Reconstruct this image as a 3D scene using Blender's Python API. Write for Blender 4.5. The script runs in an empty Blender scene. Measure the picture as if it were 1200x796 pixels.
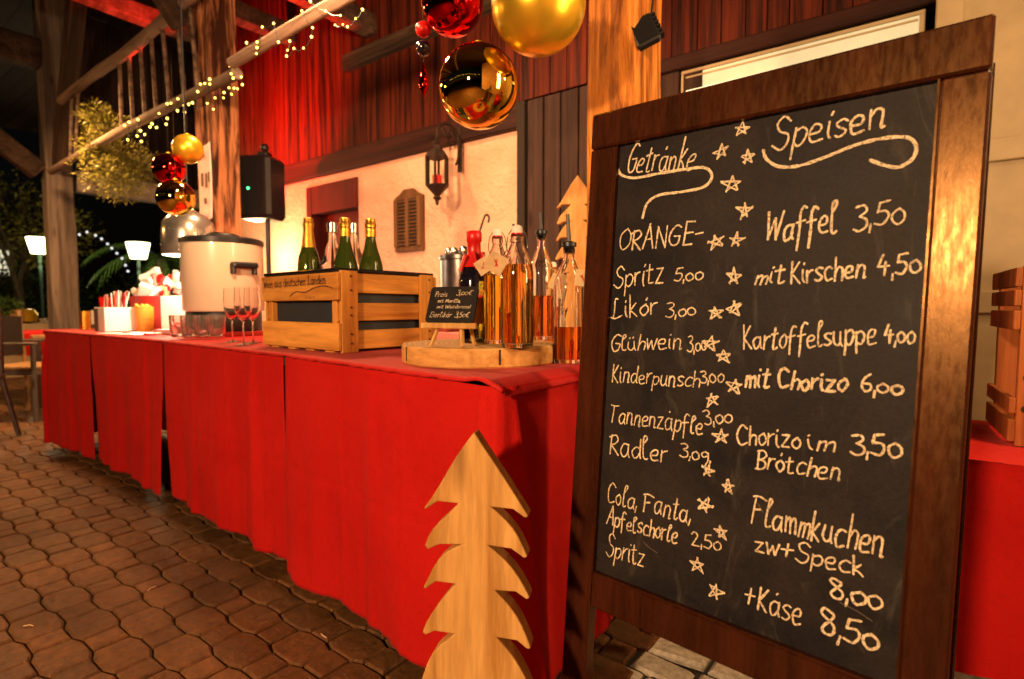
import bpy, bmesh, math, random
from mathutils import Vector, Matrix, Euler, noise
PI = math.pi
rnd = random.Random(7)
S = bpy.context.scene
COL = S.collection

# ------------------------------------------------------------------ camera
FPX, H0 = 640.0, 0.93                       # focal length in pixels of the 1200 px wide photograph, eye height
PITCH, YAW = math.atan(38 / FPX), math.radians(53.5)
F0 = Vector((-math.cos(YAW), math.sin(YAW), 0)); RT = Vector((math.sin(YAW), math.cos(YAW), 0)); ZZ = Vector((0, 0, 1))
FW = F0 * math.cos(PITCH) - ZZ * math.sin(PITCH); UP = F0 * math.sin(PITCH) + ZZ * math.cos(PITCH)
CAM = Vector((0, 0, H0))
cd = bpy.data.cameras.new('camera'); cam = bpy.data.objects.new('camera', cd); COL.objects.link(cam)
cam.matrix_world = Matrix.Translation(CAM) @ Matrix((RT, UP, -FW)).transposed().to_4x4()
cd.sensor_width = 36; cd.lens = 36 * FPX / 1200; cd.clip_start = .02; cd.clip_end = 400
cd.dof.use_dof = True; cd.dof.focus_distance = 1.25; cd.dof.aperture_fstop = 3.2
S.camera = cam

# ------------------------------------------------------------------ world (night) and lights
w = bpy.data.worlds.new("World"); S.world = w; w.use_nodes = True
nt = w.node_tree; bg = nt.nodes['Background']
sky = nt.nodes.new('ShaderNodeTexSky'); sky.sky_type = 'NISHITA'; sky.sun_disc = False
sky.sun_elevation = math.radians(-4); sky.sun_rotation = math.radians(200)
nt.links.new(sky.outputs[0], bg.inputs[0]); bg.inputs[1].default_value = .05
def lamp(name, kind, loc, power, color, size=.1, target=None, spot=None, blend=.5, sy=None):
    d = bpy.data.lights.new(name, kind); d.energy = power; d.color = color
    if kind == 'AREA':
        d.size = size
        if sy: d.shape = 'RECTANGLE'; d.size_y = sy
        else: d.shape = 'DISK'
    else: d.shadow_soft_size = size
    if kind == 'SPOT': d.spot_size = spot; d.spot_blend = blend
    o = bpy.data.objects.new(name, d); COL.objects.link(o); o.location = loc
    if target is not None:
        o.rotation_euler = (Vector(target) - Vector(loc)).to_track_quat('-Z', 'Y').to_euler()
    return o
WARM = (1, .58, .27)
lamp('work_lamp', 'AREA', (-.32, -2.2, 1.72), 150, (1, .60, .30), .22, (-.9, 1.0, .7))
lamp('ceiling_lamp', 'AREA', (-2.7, 1.75, 2.92), 60, (1, .58, .28), .25, (-2.5, 1.3, .8))
lamp('ceiling_lamp', 'AREA', (-5.9, 1.2, 2.85), 120, (1, .52, .20), .4, (-6, 1.4, 0))
lamp('wall_lamp', 'SPOT', (-1.75, .9, 2.25), 240, (1, .50, .24), .05, (-2.7, 3.0, 1.6), math.radians(128), .7)
lamp('post_fill', 'SPOT', (.15, 1.15, 2.5), 95, (1, .50, .16), .05, (-.9, 2.0, 1.95), math.radians(62), .8)  # unseen fill spot added to brighten the broad post, placed clear of bauble shadows
lamp('serving_lamp', 'POINT', (-4.95, 2.68, 1.40), 36, (1, .74, .38), .06)
lamp('doorway_lamp', 'AREA', (.75, 1.55, 1.7), 30, (1, .66, .30), .3, (-1.0, 1.45, 1.7), sy=1.1)
lamp('doorway_lamp', 'POINT', (.9, 2.3, 2.1), 12, (1, .62, .26), .08)
lamp('yard_lamp', 'POINT', (-7.4, -1.3, 2.3), 75, (1, .48, .15), .08)
lamp('red_spotlight', 'SPOT', (-4.7, 1.9, 2.05), 560, (1, .015, .008), .03, (-4.8, 3, 2.75), math.radians(88), 1.0)
lamp('red_spotlight', 'SPOT', (-5.2, 2.3, 2.9), 220, (1, .02, .01), .03, (-5.4, 1.9, 3.7), math.radians(100), .6)
lamp('red_spotlight', 'SPOT', (-3.9, 2.35, 2.4), 260, (1, .03, .01), .03, (-3.6, 2.3, 3.3), math.radians(75), .6)
lamp('red_spotlight', 'SPOT', (-4.9, 2.4, 1.75), 60, (1, .03, .01), .03, (-4.3, 3.0, 1.7), math.radians(80), .8)
lamp('red_spotlight', 'SPOT', (-3.4, .9, 1.3), 70, (1, .10, .03), .03, (-4.28, 2.0, 1.75), math.radians(40), .8)
lamp('mistletoe_fill', 'SPOT', (-4.2, .2, 1.5), 42, (1, .66, .22), .05, (-5.9, 1.95, 2.4), math.radians(45), .7)  # unseen fill spot added to brighten the mistletoe

S.view_settings.view_transform = 'Standard'; S.view_settings.look = 'None'
S.view_settings.exposure = 0.12; S.view_settings.gamma = 1
S.cycles.use_denoising = True
S.cycles.max_bounces = 24; S.cycles.transmission_bounces = 24; S.cycles.transparent_max_bounces = 8
S.cycles.caustics_reflective = False; S.cycles.caustics_refractive = False
S.cycles.sample_clamp_indirect = 6

# ------------------------------------------------------------------ picture point -> place helpers
def ray(x, y): return FW + RT * ((x - 600) / FPX) + UP * ((398 - y) / FPX)
def onZ(x, y, z): r = ray(x, y); return CAM + r * ((z - H0) / r.z)
def onY(x, y, Y): r = ray(x, y); return CAM + r * (Y / r.y)
def onX(x, y, X): r = ray(x, y); return CAM + r * (X / r.x)
def atd(x, y, w): return CAM + ray(x, y) * w

# ------------------------------------------------------------------ materials
def mat(name): 
    m = bpy.data.materials.new(name); m.use_nodes = True
    return m, m.node_tree, m.node_tree.nodes['Principled BSDF']
def rgb(c): return (c[0], c[1], c[2], 1)
def ramp(nt, fac, stops):
    r = nt.nodes.new('ShaderNodeValToRGB'); e = r.color_ramp.elements
    while len(e) < len(stops): e.new(.5)
    for el, (p, c) in zip(e, stops): el.position = p; el.color = rgb(c)
    nt.links.new(fac, r.inputs[0]); return r.outputs[0]
def coords(nt, scale, kind='Object', rnd_off=True):
    tc = nt.nodes.new('ShaderNodeTexCoord'); mp = nt.nodes.new('ShaderNodeMapping')
    nt.links.new(tc.outputs[kind], mp.inputs[0]); mp.inputs['Scale'].default_value = scale
    if rnd_off:
        oi = nt.nodes.new('ShaderNodeObjectInfo'); mu = nt.nodes.new('ShaderNodeMath'); mu.operation = 'MULTIPLY'
        mu.inputs[1].default_value = 37.0; nt.links.new(oi.outputs['Random'], mu.inputs[0])
        cb = nt.nodes.new('ShaderNodeCombineXYZ')
        for i in range(3): nt.links.new(mu.outputs[0], cb.inputs[i])
        nt.links.new(cb.outputs[0], mp.inputs['Location'])
    return mp.outputs[0]
def nz(nt, vec, scale, detail=5, rough=.6, dist=0):
    n = nt.nodes.new('ShaderNodeTexNoise'); n.inputs['Scale'].default_value = scale; n.inputs['Detail'].default_value = detail
    n.inputs['Roughness'].default_value = rough; n.inputs['Distortion'].default_value = dist
    nt.links.new(vec, n.inputs['Vector']); return n.outputs['Fac']
def bump(nt, p, h, strength, dist=.01):
    b = nt.nodes.new('ShaderNodeBump'); b.inputs['Strength'].default_value = strength; b.inputs['Distance'].default_value = dist
    nt.links.new(h, b.inputs['Height']); nt.links.new(b.outputs[0], p.inputs['Normal'])
def mixc(nt, fac, a, b, mode='MIX'):
    m = nt.nodes.new('ShaderNodeMixRGB'); m.blend_type = mode
    if isinstance(fac, (int, float)): m.inputs[0].default_value = fac
    else: nt.links.new(fac, m.inputs[0])
    for s, i in ((a, 1), (b, 2)):
        if isinstance(s, tuple): m.inputs[i].default_value = rgb(s)
        else: nt.links.new(s, m.inputs[i])
    return m.outputs[0]
def varied(nt, col, amt=.35):
    oi = nt.nodes.new('ShaderNodeObjectInfo'); mr = nt.nodes.new('ShaderNodeMapRange')
    mr.inputs['To Min'].default_value = 1 - amt; mr.inputs['To Max'].default_value = 1 + amt
    nt.links.new(oi.outputs['Random'], mr.inputs[0])
    h = nt.nodes.new('ShaderNodeHueSaturation'); nt.links.new(mr.outputs[0], h.inputs['Value']); nt.links.new(col, h.inputs['Color'])
    return h.outputs[0]
def wood(name, c1, c2, axis='Z', sc=18, rough=.6, bmp=.4, var=.25, knots=True, stretch=.06, contrast=(.35, .65)):
    m, nt, p = mat(name)
    s = {'X': (stretch, 1, 1), 'Y': (1, stretch, 1), 'Z': (1, 1, stretch)}[axis]
    v = coords(nt, s)
    n1 = nz(nt, v, sc, 8, .65, .6); n2 = nz(nt, v, sc * 4, 4, .7)
    c = ramp(nt, n1, [(contrast[0], c1), (contrast[1], c2)])
    fine = ramp(nt, n2, [(.3, (.55, .55, .55)), (.6, (1, 1, 1))])
    c = mixc(nt, .6, c, fine, 'MULTIPLY')
    if knots:
        vv = coords(nt, tuple(x * 4 if x == 1 else 1.2 for x in s)); vo = nt.nodes.new('ShaderNodeTexVoronoi')
        vo.inputs['Scale'].default_value = 1.6; nt.links.new(vv, vo.inputs['Vector'])
        k = ramp(nt, vo.outputs['Distance'], [(.05, (.25, .2, .18)), (.16, (1, 1, 1))])
        c = mixc(nt, .7, c, k, 'MULTIPLY')
    c = varied(nt, c, var); nt.links.new(c, p.inputs['Base Color'])
    rr = ramp(nt, n1, [(.2, (rough - .1,) * 3), (.8, (min(1, rough + .15),) * 3)]); nt.links.new(rr, p.inputs['Roughness'])
    if bmp: bump(nt, p, n2, bmp, .004)
    p.inputs['Specular IOR Level'].default_value = .16
    return m
def plain(name, c, rough=.5, metal=0, noise_amt=.15, sc=30, bmp=0, coat=0, emit=None, es=0, trans=0, ior=1.45, spec=None, alpha=1):
    m, nt, p = mat(name); p.inputs['Roughness'].default_value = rough; p.inputs['Metallic'].default_value = metal
    if noise_amt:
        n = nz(nt, coords(nt, (1, 1, 1)), sc, 5)
        c2 = tuple(max(0, x * (1 - 2 * noise_amt)) for x in c)
        nt.links.new(ramp(nt, n, [(.3, c2), (.7, c)]), p.inputs['Base Color'])
        if bmp: bump(nt, p, n, bmp, .005)
    else: p.inputs['Base Color'].default_value = rgb(c)
    p.inputs['Coat Weight'].default_value = coat; p.inputs['Coat Roughness'].default_value = .08
    p.inputs['Transmission Weight'].default_value = trans; p.inputs['IOR'].default_value = ior
    if spec is not None: p.inputs['Specular IOR Level'].default_value = spec
    if emit: p.inputs['Emission Color'].default_value = rgb(emit); p.inputs['Emission Strength'].default_value = es
    return m

M = {}
M['beam'] = wood('old_beam_wood', (.03, .019, .013), (.10, .062, .042), 'X', 10, .8, .9, .15)
M['beamY'] = wood('old_beam_wood_y', (.03, .019, .013), (.10, .062, .042), 'Y', 10, .8, .9, .15)
M['post'] = wood('old_post_wood', (.16, .045, .008), (.66, .25, .05), 'Z', 20, .7, 1.2, .1, contrast=(.36, .60), stretch=.10)
M['postred'] = wood('split_oak', (.05, .016, .008), (.52, .22, .10), 'Z', 14, .75, 1.6, .1, contrast=(.44, .56), stretch=.09)
M['tie'] = wood('pale_tie_beam', (.22, .17, .14), (.46, .38, .32), 'Y', 9, .8, .9, .1)
M['postgrey'] = wood('grey_post_wood', (.10, .075, .06), (.30, .24, .20), 'Z', 9, .8, .9, .1)
M['plank'] = wood('brown_wall_planks', (.016, .0028, .002), (.125, .020, .007), 'Z', 22, .62, .6, .22, contrast=(.38, .60), stretch=.035)
M['plankdark'] = wood('dark_wall_planks', (.018, .010, .008), (.06, .033, .026), 'Z', 12, .7, .6, .3)
M['darkbeam'] = wood('dark_band_beam', (.016, .005, .004), (.05, .016, .011), 'X', 12, .6, .5, .1)
M['pine'] = wood('light_pine', (.42, .20, .05), (.72, .42, .14), 'Z', 14, .5, .3, .05, knots=True, stretch=.10)
M['crate'] = wood('crate_wood', (.40, .13, .02), (.74, .34, .07), 'X', 14, .6, .3, .12, stretch=.1)
M['cratev'] = wood('crate_wood_v', (.40, .13, .02), (.74, .34, .07), 'Z', 14, .6, .3, .12, stretch=.1)
M['olddarkcrate'] = wood('dark_crate_wood', (.14, .035, .010), (.44, .13, .035), 'Z', 12, .6, .3, .12, stretch=.1)
M['barkwood'] = wood('log_rail_wood', (.06, .04, .03), (.32, .22, .16), 'X', 12, .8, .8, .1)
M['red_lit_joist'] = wood('joist_wood', (.05, .03, .02), (.16, .10, .07), 'Y', 10, .8, .8, .15)

def slice_mat():
    m, nt, p = mat('log_slice_top'); tc = nt.nodes.new('ShaderNodeTexCoord')
    wv = nt.nodes.new('ShaderNodeTexWave'); wv.wave_type = 'RINGS'; wv.rings_direction = 'Z'
    wv.inputs['Scale'].default_value = 22; wv.inputs['Distortion'].default_value = 3; wv.inputs['Detail'].default_value = 3; wv.inputs['Detail Scale'].default_value = 1.5
    nt.links.new(tc.outputs['Object'], wv.inputs['Vector'])
    nt.links.new(ramp(nt, wv.outputs['Fac'], [(0, (.40, .20, .06)), (1, (.68, .40, .15))]), p.inputs['Base Color'])
    p.inputs['Roughness'].default_value = .55; bump(nt, p, wv.outputs['Fac'], .1, .002)
    return m
M['slice'] = slice_mat()
M['sliceedge'] = wood('log_slice_edge', (.40, .17, .04), (.74, .40, .13), 'X', 16, .6, .4, .05, stretch=.3)

def cloth(name, c, c2, rough=.8):
    m, nt, p = mat(name)
    v = coords(nt, (1, 1, 1), rnd_off=False)
    n = nz(nt, v, 3, 4); c0 = ramp(nt, n, [(.3, c), (.7, c2)])
    wv = nz(nt, v, 420, 2); c0 = mixc(nt, .5, c0, ramp(nt, wv, [(.3, (.72, .72, .72)), (.7, (1, 1, 1))]), 'MULTIPLY')
    sp = nz(nt, v, 60, 3); c0 = mixc(nt, .5, c0, ramp(nt, sp, [(.25, (.7, .7, .7)), (.45, (1, 1, 1))]), 'MULTIPLY')
    nt.links.new(c0, p.inputs['Base Color']); p.inputs['Roughness'].default_value = rough
    p.inputs['Specular IOR Level'].default_value = .15; p.inputs['Sheen Weight'].default_value = .03; p.inputs['Sheen Roughness'].default_value = .4
    mm = nt.nodes.new('ShaderNodeMath'); mm.operation = 'ADD'; nt.links.new(wv, mm.inputs[0])
    n3 = nz(nt, coords(nt, (1, 1, .35), rnd_off=False), 9, 5, .6, .4); m2 = nt.nodes.new('ShaderNodeMath'); m2.operation = 'MULTIPLY'; m2.inputs[1].default_value = 9
    nt.links.new(n3, m2.inputs[0]); nt.links.new(m2.outputs[0], mm.inputs[1])
    bump(nt, p, mm.outputs[0], .35, .0022)
    return m
M['cloth'] = cloth('red_cloth', (.44, .005, .004), (.54, .009, .006))
M['topper'] = cloth('red_top_cloth', (.46, .012, .012), (.54, .018, .016), .6)

def paver_mat():
    m, nt, p = mat('paver_stone')
    geo = nt.nodes.new('ShaderNodeNewGeometry'); mp = nt.nodes.new('ShaderNodeMapping'); nt.links.new(geo.outputs['Position'], mp.inputs[0])
    a = nz(nt, mp.outputs[0], 1.3, 5); b = nz(nt, mp.outputs[0], 34, 8, .78); s = nz(nt, mp.outputs[0], 170, 2)
    c = ramp(nt, a, [(.3, (.085, .042, .016)), (.5, (.17, .070, .022)), (.62, (.13, .062, .024)), (.75, (.11, .082, .034))])
    c = mixc(nt, .75, c, ramp(nt, b, [(.36, (.28,) * 3), (.6, (1.15,) * 3)]), 'MULTIPLY')
    c = mixc(nt, ramp(nt, s, [(.69, (0, 0, 0)), (.74, (.7, .7, .7))]), c, (.45, .38, .28))
    gi = nt.nodes.new('ShaderNodeNewGeometry'); mr = nt.nodes.new('ShaderNodeMapRange'); mr.inputs['To Min'].default_value = .78; mr.inputs['To Max'].default_value = 1.2
    nt.links.new(gi.outputs['Random Per Island'], mr.inputs[0]); h = nt.nodes.new('ShaderNodeHueSaturation'); nt.links.new(mr.outputs[0], h.inputs['Value']); nt.links.new(c, h.inputs['Color'])
    nt.links.new(varied(nt, h.outputs[0], .16), p.inputs['Base Color'])
    nt.links.new(ramp(nt, a, [(.35, (.30,) * 3), (.65, (.52,) * 3)]), p.inputs['Roughness'])
    bump(nt, p, b, 1.0, .008); p.inputs['Specular IOR Level'].default_value = .28; return m
M['paver'] = paver_mat()
M['joint'] = plain('joint_sand', (.022, .016, .012), .95, noise_amt=.3, sc=60, bmp=.6)
M['cobble'] = plain('granite_cobble', (.42, .37, .29), .6, noise_amt=.28, sc=40, bmp=.9)

def plaster():
    m, nt, p = mat('plaster'); v = coords(nt, (1, 1, 1))
    a = nz(nt, v, 2.2, 6, .6, .4); b = nz(nt, v, 24, 5)
    c = ramp(nt, a, [(.3, (.58, .31, .20)), (.7, (.78, .48, .34))]); nt.links.new(c, p.inputs['Base Color'])
    p.inputs['Roughness'].default_value = .9; mm = nt.nodes.new('ShaderNodeMath'); mm.operation = 'ADD'; nt.links.new(a, mm.inputs[0]); nt.links.new(b, mm.inputs[1])
    bump(nt, p, mm.outputs[0], .7, .04); return m
M['plaster'] = plaster()
def slate():
    m, nt, p = mat('chalkboard_surface'); v = coords(nt, (1, 1, 1), rnd_off=False)
    a = nz(nt, v, 5, 6, .65, .7); b = nz(nt, v, 220, 3)
    c = ramp(nt, a, [(.35, (.012, .011, .013)), (.7, (.032, .026, .023))])
    c = mixc(nt, .7, c, ramp(nt, b, [(.3, (.7,) * 3), (.7, (1.25,) * 3)]), 'MULTIPLY')
    d = nz(nt, coords(nt, (1, 1, .25), rnd_off=False), 14, 6, .7, 1.5)
    c = mixc(nt, ramp(nt, d, [(.58, (0,) * 3), (.80, (.20,) * 3)]), c, (.30, .26, .2))
    nt.links.new(c, p.inputs['Base Color']); nt.links.new(ramp(nt, a, [(.3, (.42,) * 3), (.7, (.62,) * 3)]), p.inputs['Roughness'])
    p.inputs['Specular IOR Level'].default_value = .10
    bump(nt, p, b, .3, .001); return m
M['slate'] = slate()
def framemat():
    m, nt, p = mat('board_frame_wood'); v = coords(nt, (1, 1, .12)); a = nz(nt, v, 26, 8, .7, .4); b = nz(nt, coords(nt, (1, 1, .25)), 130, 4, .6)
    c = ramp(nt, a, [(.35, (.020, .0055, .003)), (.65, (.055, .014, .006))]); nt.links.new(varied(nt, c, .1), p.inputs['Base Color'])
    nt.links.new(ramp(nt, b, [(.3, (.20,) * 3), (.7, (.36,) * 3)]), p.inputs['Roughness']); p.inputs['Specular IOR Level'].default_value = .5; p.inputs['Specular Tint'].default_value = (1, .55, .22, 1)
    mm = nt.nodes.new('ShaderNodeMath'); mm.operation = 'ADD'; nt.links.new(a, mm.inputs[0]); nt.links.new(b, mm.inputs[1])
    bump(nt, p, mm.outputs[0], .22, .0012); return m
M['frame'] = framemat()
def chalkm():
    m, nt, p = mat('chalk_pen'); v = coords(nt, (1, 1, 1), rnd_off=False); n = nz(nt, v, 260, 4, .7); n2 = nz(nt, v, 40, 3)
    c = ramp(nt, n, [(.36, (.22, .17, .11)), (.52, (.84, .69, .46))]); c = mixc(nt, .6, c, ramp(nt, n2, [(.3, (.62,) * 3), (.6, (1.05,) * 3)]), 'MULTIPLY')
    nt.links.new(c, p.inputs['Base Color']); p.inputs['Roughness'].default_value = .9; p.inputs['Specular IOR Level'].default_value = .1; return m
M['chalk'] = chalkm()
M['goldmatte'] = plain('matte_gold', (.95, .58, .04), .30, .75, .04, 8)
M['goldmirror'] = plain('mirror_gold', (1, .68, .12), .02, 1, 0)
M['redmirror'] = plain('mirror_red', (.75, .01, .01), .04, 1, 0)
M['redmatte'] = plain('matte_red', (.6, .012, .01), .35, .6, 0)
M['steel'] = plain('steel', (.62, .60, .58), .2, 1, .1, 12)
M['lampshade'] = plain('satin_aluminium', (.82, .78, .72), .22, .85, .1, 5)
M['darksteel'] = plain('dark_steel', (.16, .14, .14), .3, 1, .2, 20)
M['iron'] = plain('wrought_iron', (.05, .03, .022), .5, .6, .2, 40, .3)
M['black'] = plain('black_plastic', (.012, .012, .015), .4, 0, .1, 40)
M['linerm'] = plain('dark_slate_liner', (.022, .026, .036), .6, 0, .1, 20)
M['blackgloss'] = plain('black_gloss', (.01, .01, .012), .12, 0, 0)
M['cream'] = plain('cream_enamel', (.74, .62, .48), .3, 0, .05, 6, coat=.4)
M['creampaint'] = plain('cream_painted_wood', (.50, .38, .22), .6, 0, .12, 5, .3)
M['paper'] = plain('white_paper', (.8, .76, .7), .8, 0, .05, 20)
M['kraft'] = plain('kraft_paper', (.62, .42, .22), .8, 0, .12, 60)
M['glass'] = plain('clear_glass', (1, 1, 1), .01, 0, 0, trans=1, ior=1.45)
M['tumblerglass'] = plain('ribbed_tumbler_glass', (.95, .92, .88), .03, 0, 0, trans=.93, ior=1.5)
M['greenglass'] = plain('green_glass', (.07, .11, .015), .03, 0, 0, trans=.6, ior=1.5)
M['darkglass'] = plain('dark_glass', (.008, .006, .012), .08, 0, 0, coat=.5)
M['amber'] = plain('amber_liquor', (.98, .50, .08), .02, 0, 0, trans=.92, ior=1.33)
M['amberdark'] = plain('dark_amber_liquor', (.92, .30, .04), .02, 0, 0, trans=.9, ior=1.33)
M['yellowliq'] = plain('yellow_liquor', (.95, .62, .06), .02, 0, 0, trans=.92, ior=1.33)
M['goldfoil'] = plain('gold_foil', (.80, .42, .06), .3, .9, .15, 90, .5)
M['redwax'] = plain('red_seal', (.62, .01, .01), .35, 0, .1, 30, .2)
M['redtray'] = plain('red_tray', (.35, .02, .015), .35, 0, .1, 10)
M['brownbox'] = plain('brown_box', (.12, .075, .05), .7, 0, .1, 20)
M['terracotta'] = plain('orange_sweets', (.85, .32, .04), .4, 0, .2, 60)
M['pinkish'] = plain('pink_cloth', (.66, .24, .20), .8, 0, .15, 12, .3)
M['orangelabel'] = plain('orange_label', (.72, .32, .05), .6, 0, .1, 30)
M['lamplit'] = plain('lit_lamp_shade', (.9, .85, .6), .5, 0, 0, emit=(1, .86, .45), es=9)
M['bulb'] = plain('fairy_bulb', (1, .8, .3), .3, 0, 0, emit=(1, .62, .10), es=7)
M['whitebulb'] = plain('white_fairy_bulb', (1, .95, .85), .3, 0, 0, emit=(.85, .85, .9), es=1.2)
M['tube'] = plain('lit_window_strip', (.8, .8, .6), .5, 0, 0, emit=(.90, .82, .54), es=1.0)
M['tubedim'] = plain('dim_window_pane', (.6, .6, .45), .4, 0, .2, 3, emit=(.80, .72, .42), es=.42)
M['hotlamp'] = plain('lit_heat_lamp', (1, .9, .7), .5, 0, 0, emit=(1, .80, .50), es=16)
M['reflection'] = plain('reflection_bulb', (1, .9, .7), .5, 0, 0, emit=(1, .70, .35), es=6)
M['led'] = plain('green_led', (.1, 1, .3), .3, 0, 0, emit=(.05, 1, .25), es=6)
M['leafol'] = plain('olive_leaf', (.22, .20, .03), .5, 0, .3, 20)
M['leaf'] = plain('green_leaf', (.08, .15, .025), .5, 0, .3, 20)
M['palm'] = plain('palm_leaf', (.10, .20, .04), .5, 0, .25, 20)
M['bark'] = wood('tree_bark', (.05, .035, .02), (.14, .10, .06), 'Z', 14, .9, .8, .1)
M['doorred'] = wood('red_door_wood', (.04, .005, .004), (.085, .012, .008), 'Z', 8, .6, .3, .1)
M['louvre'] = wood('louvre_wood', (.09, .04, .015), (.18, .09, .035), 'Z', 14, .6, .3, .05)
M['darkhole'] = plain('dark_and_shade', (.02, .012, .008), .9, 0, 0)  # near-black for dark parts and for shade painted into gaps
M['chair'] = plain('brown_chair_wood', (.07, .025, .013), .5, 0, .2, 20)
M['chairmetal'] = plain('grey_chair_metal', (.16, .14, .12), .45, .3, .1, 20)
M['woodseat'] = plain('tan_bench_wood', (.42, .24, .10), .6, 0, .2, 14)
M['ink'] = plain('burnt_ink', (.05, .012, .006), .8, 0, 0)
M['leafdry'] = plain('dry_twig', (.62, .42, .25), .8, 0, 0)
M['sweets'] = plain('yellow_sweets', (.85, .50, .06), .4, 0, .2, 60)
M['sauce'] = plain('ripe_fruit', (.7, .12, .03), .35, 0, .2, 30)
M['darkgreen'] = plain('green_metal_pole', (.02, .045, .035), .5, .3, 0)
M['grass'] = plain('garden_soil', (.03, .03, .02), .95, 0, .3, 4, .4)

# ------------------------------------------------------------------ mesh builder
class MB:
    def __init__(s): s.v = []; s.f = []; s.sm = []
    def add(s, vs, fs, smooth=False, T=None):
        b = len(s.v)
        s.v += [tuple(T @ Vector(v)) if T else tuple(v) for v in vs]
        s.f += [tuple(b + i for i in f) for f in fs]; s.sm += [smooth] * len(fs); return s
    def box(s, c, d, T=None, bev=0):
        x, y, z = c; a, b, h = d[0] / 2, d[1] / 2, d[2] / 2
        if bev:
            vs = []; 
            for sx in (-1, 1):
                for sy in (-1, 1):
                    for sz in (-1, 1):
                        vs += [(x + sx * (a - bev), y + sy * (b - bev), z + sz * h), (x + sx * (a - bev), y + sy * b, z + sz * (h - bev)), (x + sx * a, y + sy * (b - bev), z + sz * (h - bev))]
            bm = bmesh.new(); bv = [bm.verts.new(v) for v in vs]; bmesh.ops.convex_hull(bm, input=bv)
            bm.verts.index_update(); s.add([v.co[:] for v in bm.verts], [[v.index for v in f.verts] for f in bm.faces], False, T); bm.free(); return s
        vs = [(x - a, y - b, z - h), (x + a, y - b, z - h), (x + a, y + b, z - h), (x - a, y + b, z - h), (x - a, y - b, z + h), (x + a, y - b, z + h), (x + a, y + b, z + h), (x - a, y + b, z + h)]
        return s.add(vs, [(0, 3, 2, 1), (4, 5, 6, 7), (0, 1, 5, 4), (1, 2, 6, 5), (2, 3, 7, 6), (3, 0, 4, 7)], False, T)
    def tube(s, pts, r, n=8, smooth=True, cap=True, T=None):
        pts = [Vector(p) for p in pts]; R = r if isinstance(r, (list, tuple)) else [r] * len(pts)
        vs = []; fs = []; prev = None
        for i, p in enumerate(pts):
            t = (pts[min(i + 1, len(pts) - 1)] - pts[max(i - 1, 0)]).normalized()
            a = prev if prev is not None else (Vector((0, 0, 1)) if abs(t.z) < .9 else Vector((1, 0, 0)))
            u = (a - t * a.dot(t)).normalized(); q = t.cross(u); prev = u
            for k in range(n): 
                an = 2 * PI * k / n; vs.append(p + (u * math.cos(an) + q * math.sin(an)) * R[i])
        for i in range(len(pts) - 1):
            for k in range(n): fs.append((i * n + k, i * n + (k + 1) % n, (i + 1) * n + (k + 1) % n, (i + 1) * n + k))
        if cap: fs.append(tuple(range(n))[::-1]); fs.append(tuple((len(pts) - 1) * n + k for k in range(n)))
        return s.add(vs, fs, smooth, T)
    def lathe(s, prof, n=24, c=(0, 0, 0), T=None, cap=True, smooth=True):
        vs = []; fs = []
        for (r, z) in prof:
            for k in range(n): a = 2 * PI * k / n; vs.append((c[0] + r * math.cos(a), c[1] + r * math.sin(a), c[2] + z))
        for i in range(len(prof) - 1):
            for k in range(n): fs.append((i * n + k, i * n + (k + 1) % n, (i + 1) * n + (k + 1) % n, (i + 1) * n + k))
        if cap:
            if prof[0][0] > 1e-6: fs.append(tuple(range(n))[::-1])
            if prof[-1][0] > 1e-6: fs.append(tuple((len(prof) - 1) * n + k for k in range(n)))
        return s.add(vs, fs, smooth, T)
    def sphere(s, c, r, n=24, m=14, sq=(1, 1, 1)):
        prof = []
        vs = []; fs = []
        for i in range(m + 1):
            th = PI * i / m
            for k in range(n): a = 2 * PI * k / n; vs.append((c[0] + r * sq[0] * math.sin(th) * math.cos(a), c[1] + r * sq[1] * math.sin(th) * math.sin(a), c[2] + r * sq[2] * -math.cos(th)))
        for i in range(m):
            for k in range(n): fs.append((i * n + k, i * n + (k + 1) % n, (i + 1) * n + (k + 1) % n, (i + 1) * n + k))
        return s.add(vs, fs, True)
    def prism(s, poly, y0, y1, T=None, bev=0):        # polygon in x,z extruded along y
        n = len(poly); vs = [(x, y0, z) for x, z in poly] + [(x, y1, z) for x, z in poly]
        fs = [tuple(range(n)), tuple(range(2 * n - 1, n - 1, -1))] + [(i, i + n, (i + 1) % n + n, (i + 1) % n) for i in range(n)]
        return s.add(vs, fs, False, T)
    def mesh(s, name):
        me = bpy.data.meshes.new(name); me.from_pydata(s.v, [], s.f); me.update()
        me.polygons.foreach_set('use_smooth', s.sm); return me
    def build(s, name, m, parent=None, bevel=0, fix=True, weld=False):
        me = s.mesh(name)
        if fix or weld:
            bm = bmesh.new(); bm.from_mesh(me)
            if weld: bmesh.ops.remove_doubles(bm, verts=bm.verts, dist=1e-6)
            bmesh.ops.recalc_face_normals(bm, faces=bm.faces); bm.to_mesh(me); bm.free()
        me.materials.append(m); o = bpy.data.objects.new(name, me); COL.objects.link(o)
        if parent: o.parent = parent
        if any(s.sm) and fix: me.set_sharp_from_angle(angle=.75)
        if bevel:
            bv = o.modifiers.new('b', 'BEVEL'); bv.width = bevel; bv.segments = 2; bv.limit_method = 'ANGLE'; bv.angle_limit = .6
        return o
def tag(o, label=None, cat=None, group=None, kind=None):
    if label: o['label'] = label
    if cat: o['category'] = cat
    if group: o['group'] = group
    if kind: o['kind'] = kind
    return o
def thing(name, label, cat, loc=(0, 0, 0), rz=0, group=None):
    o = bpy.data.objects.new(name, None); COL.objects.link(o); o.location = loc; o.rotation_euler = (0, 0, rz); o.empty_display_size = .05
    return tag(o, label, cat, group)
KIDS = {}
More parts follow.
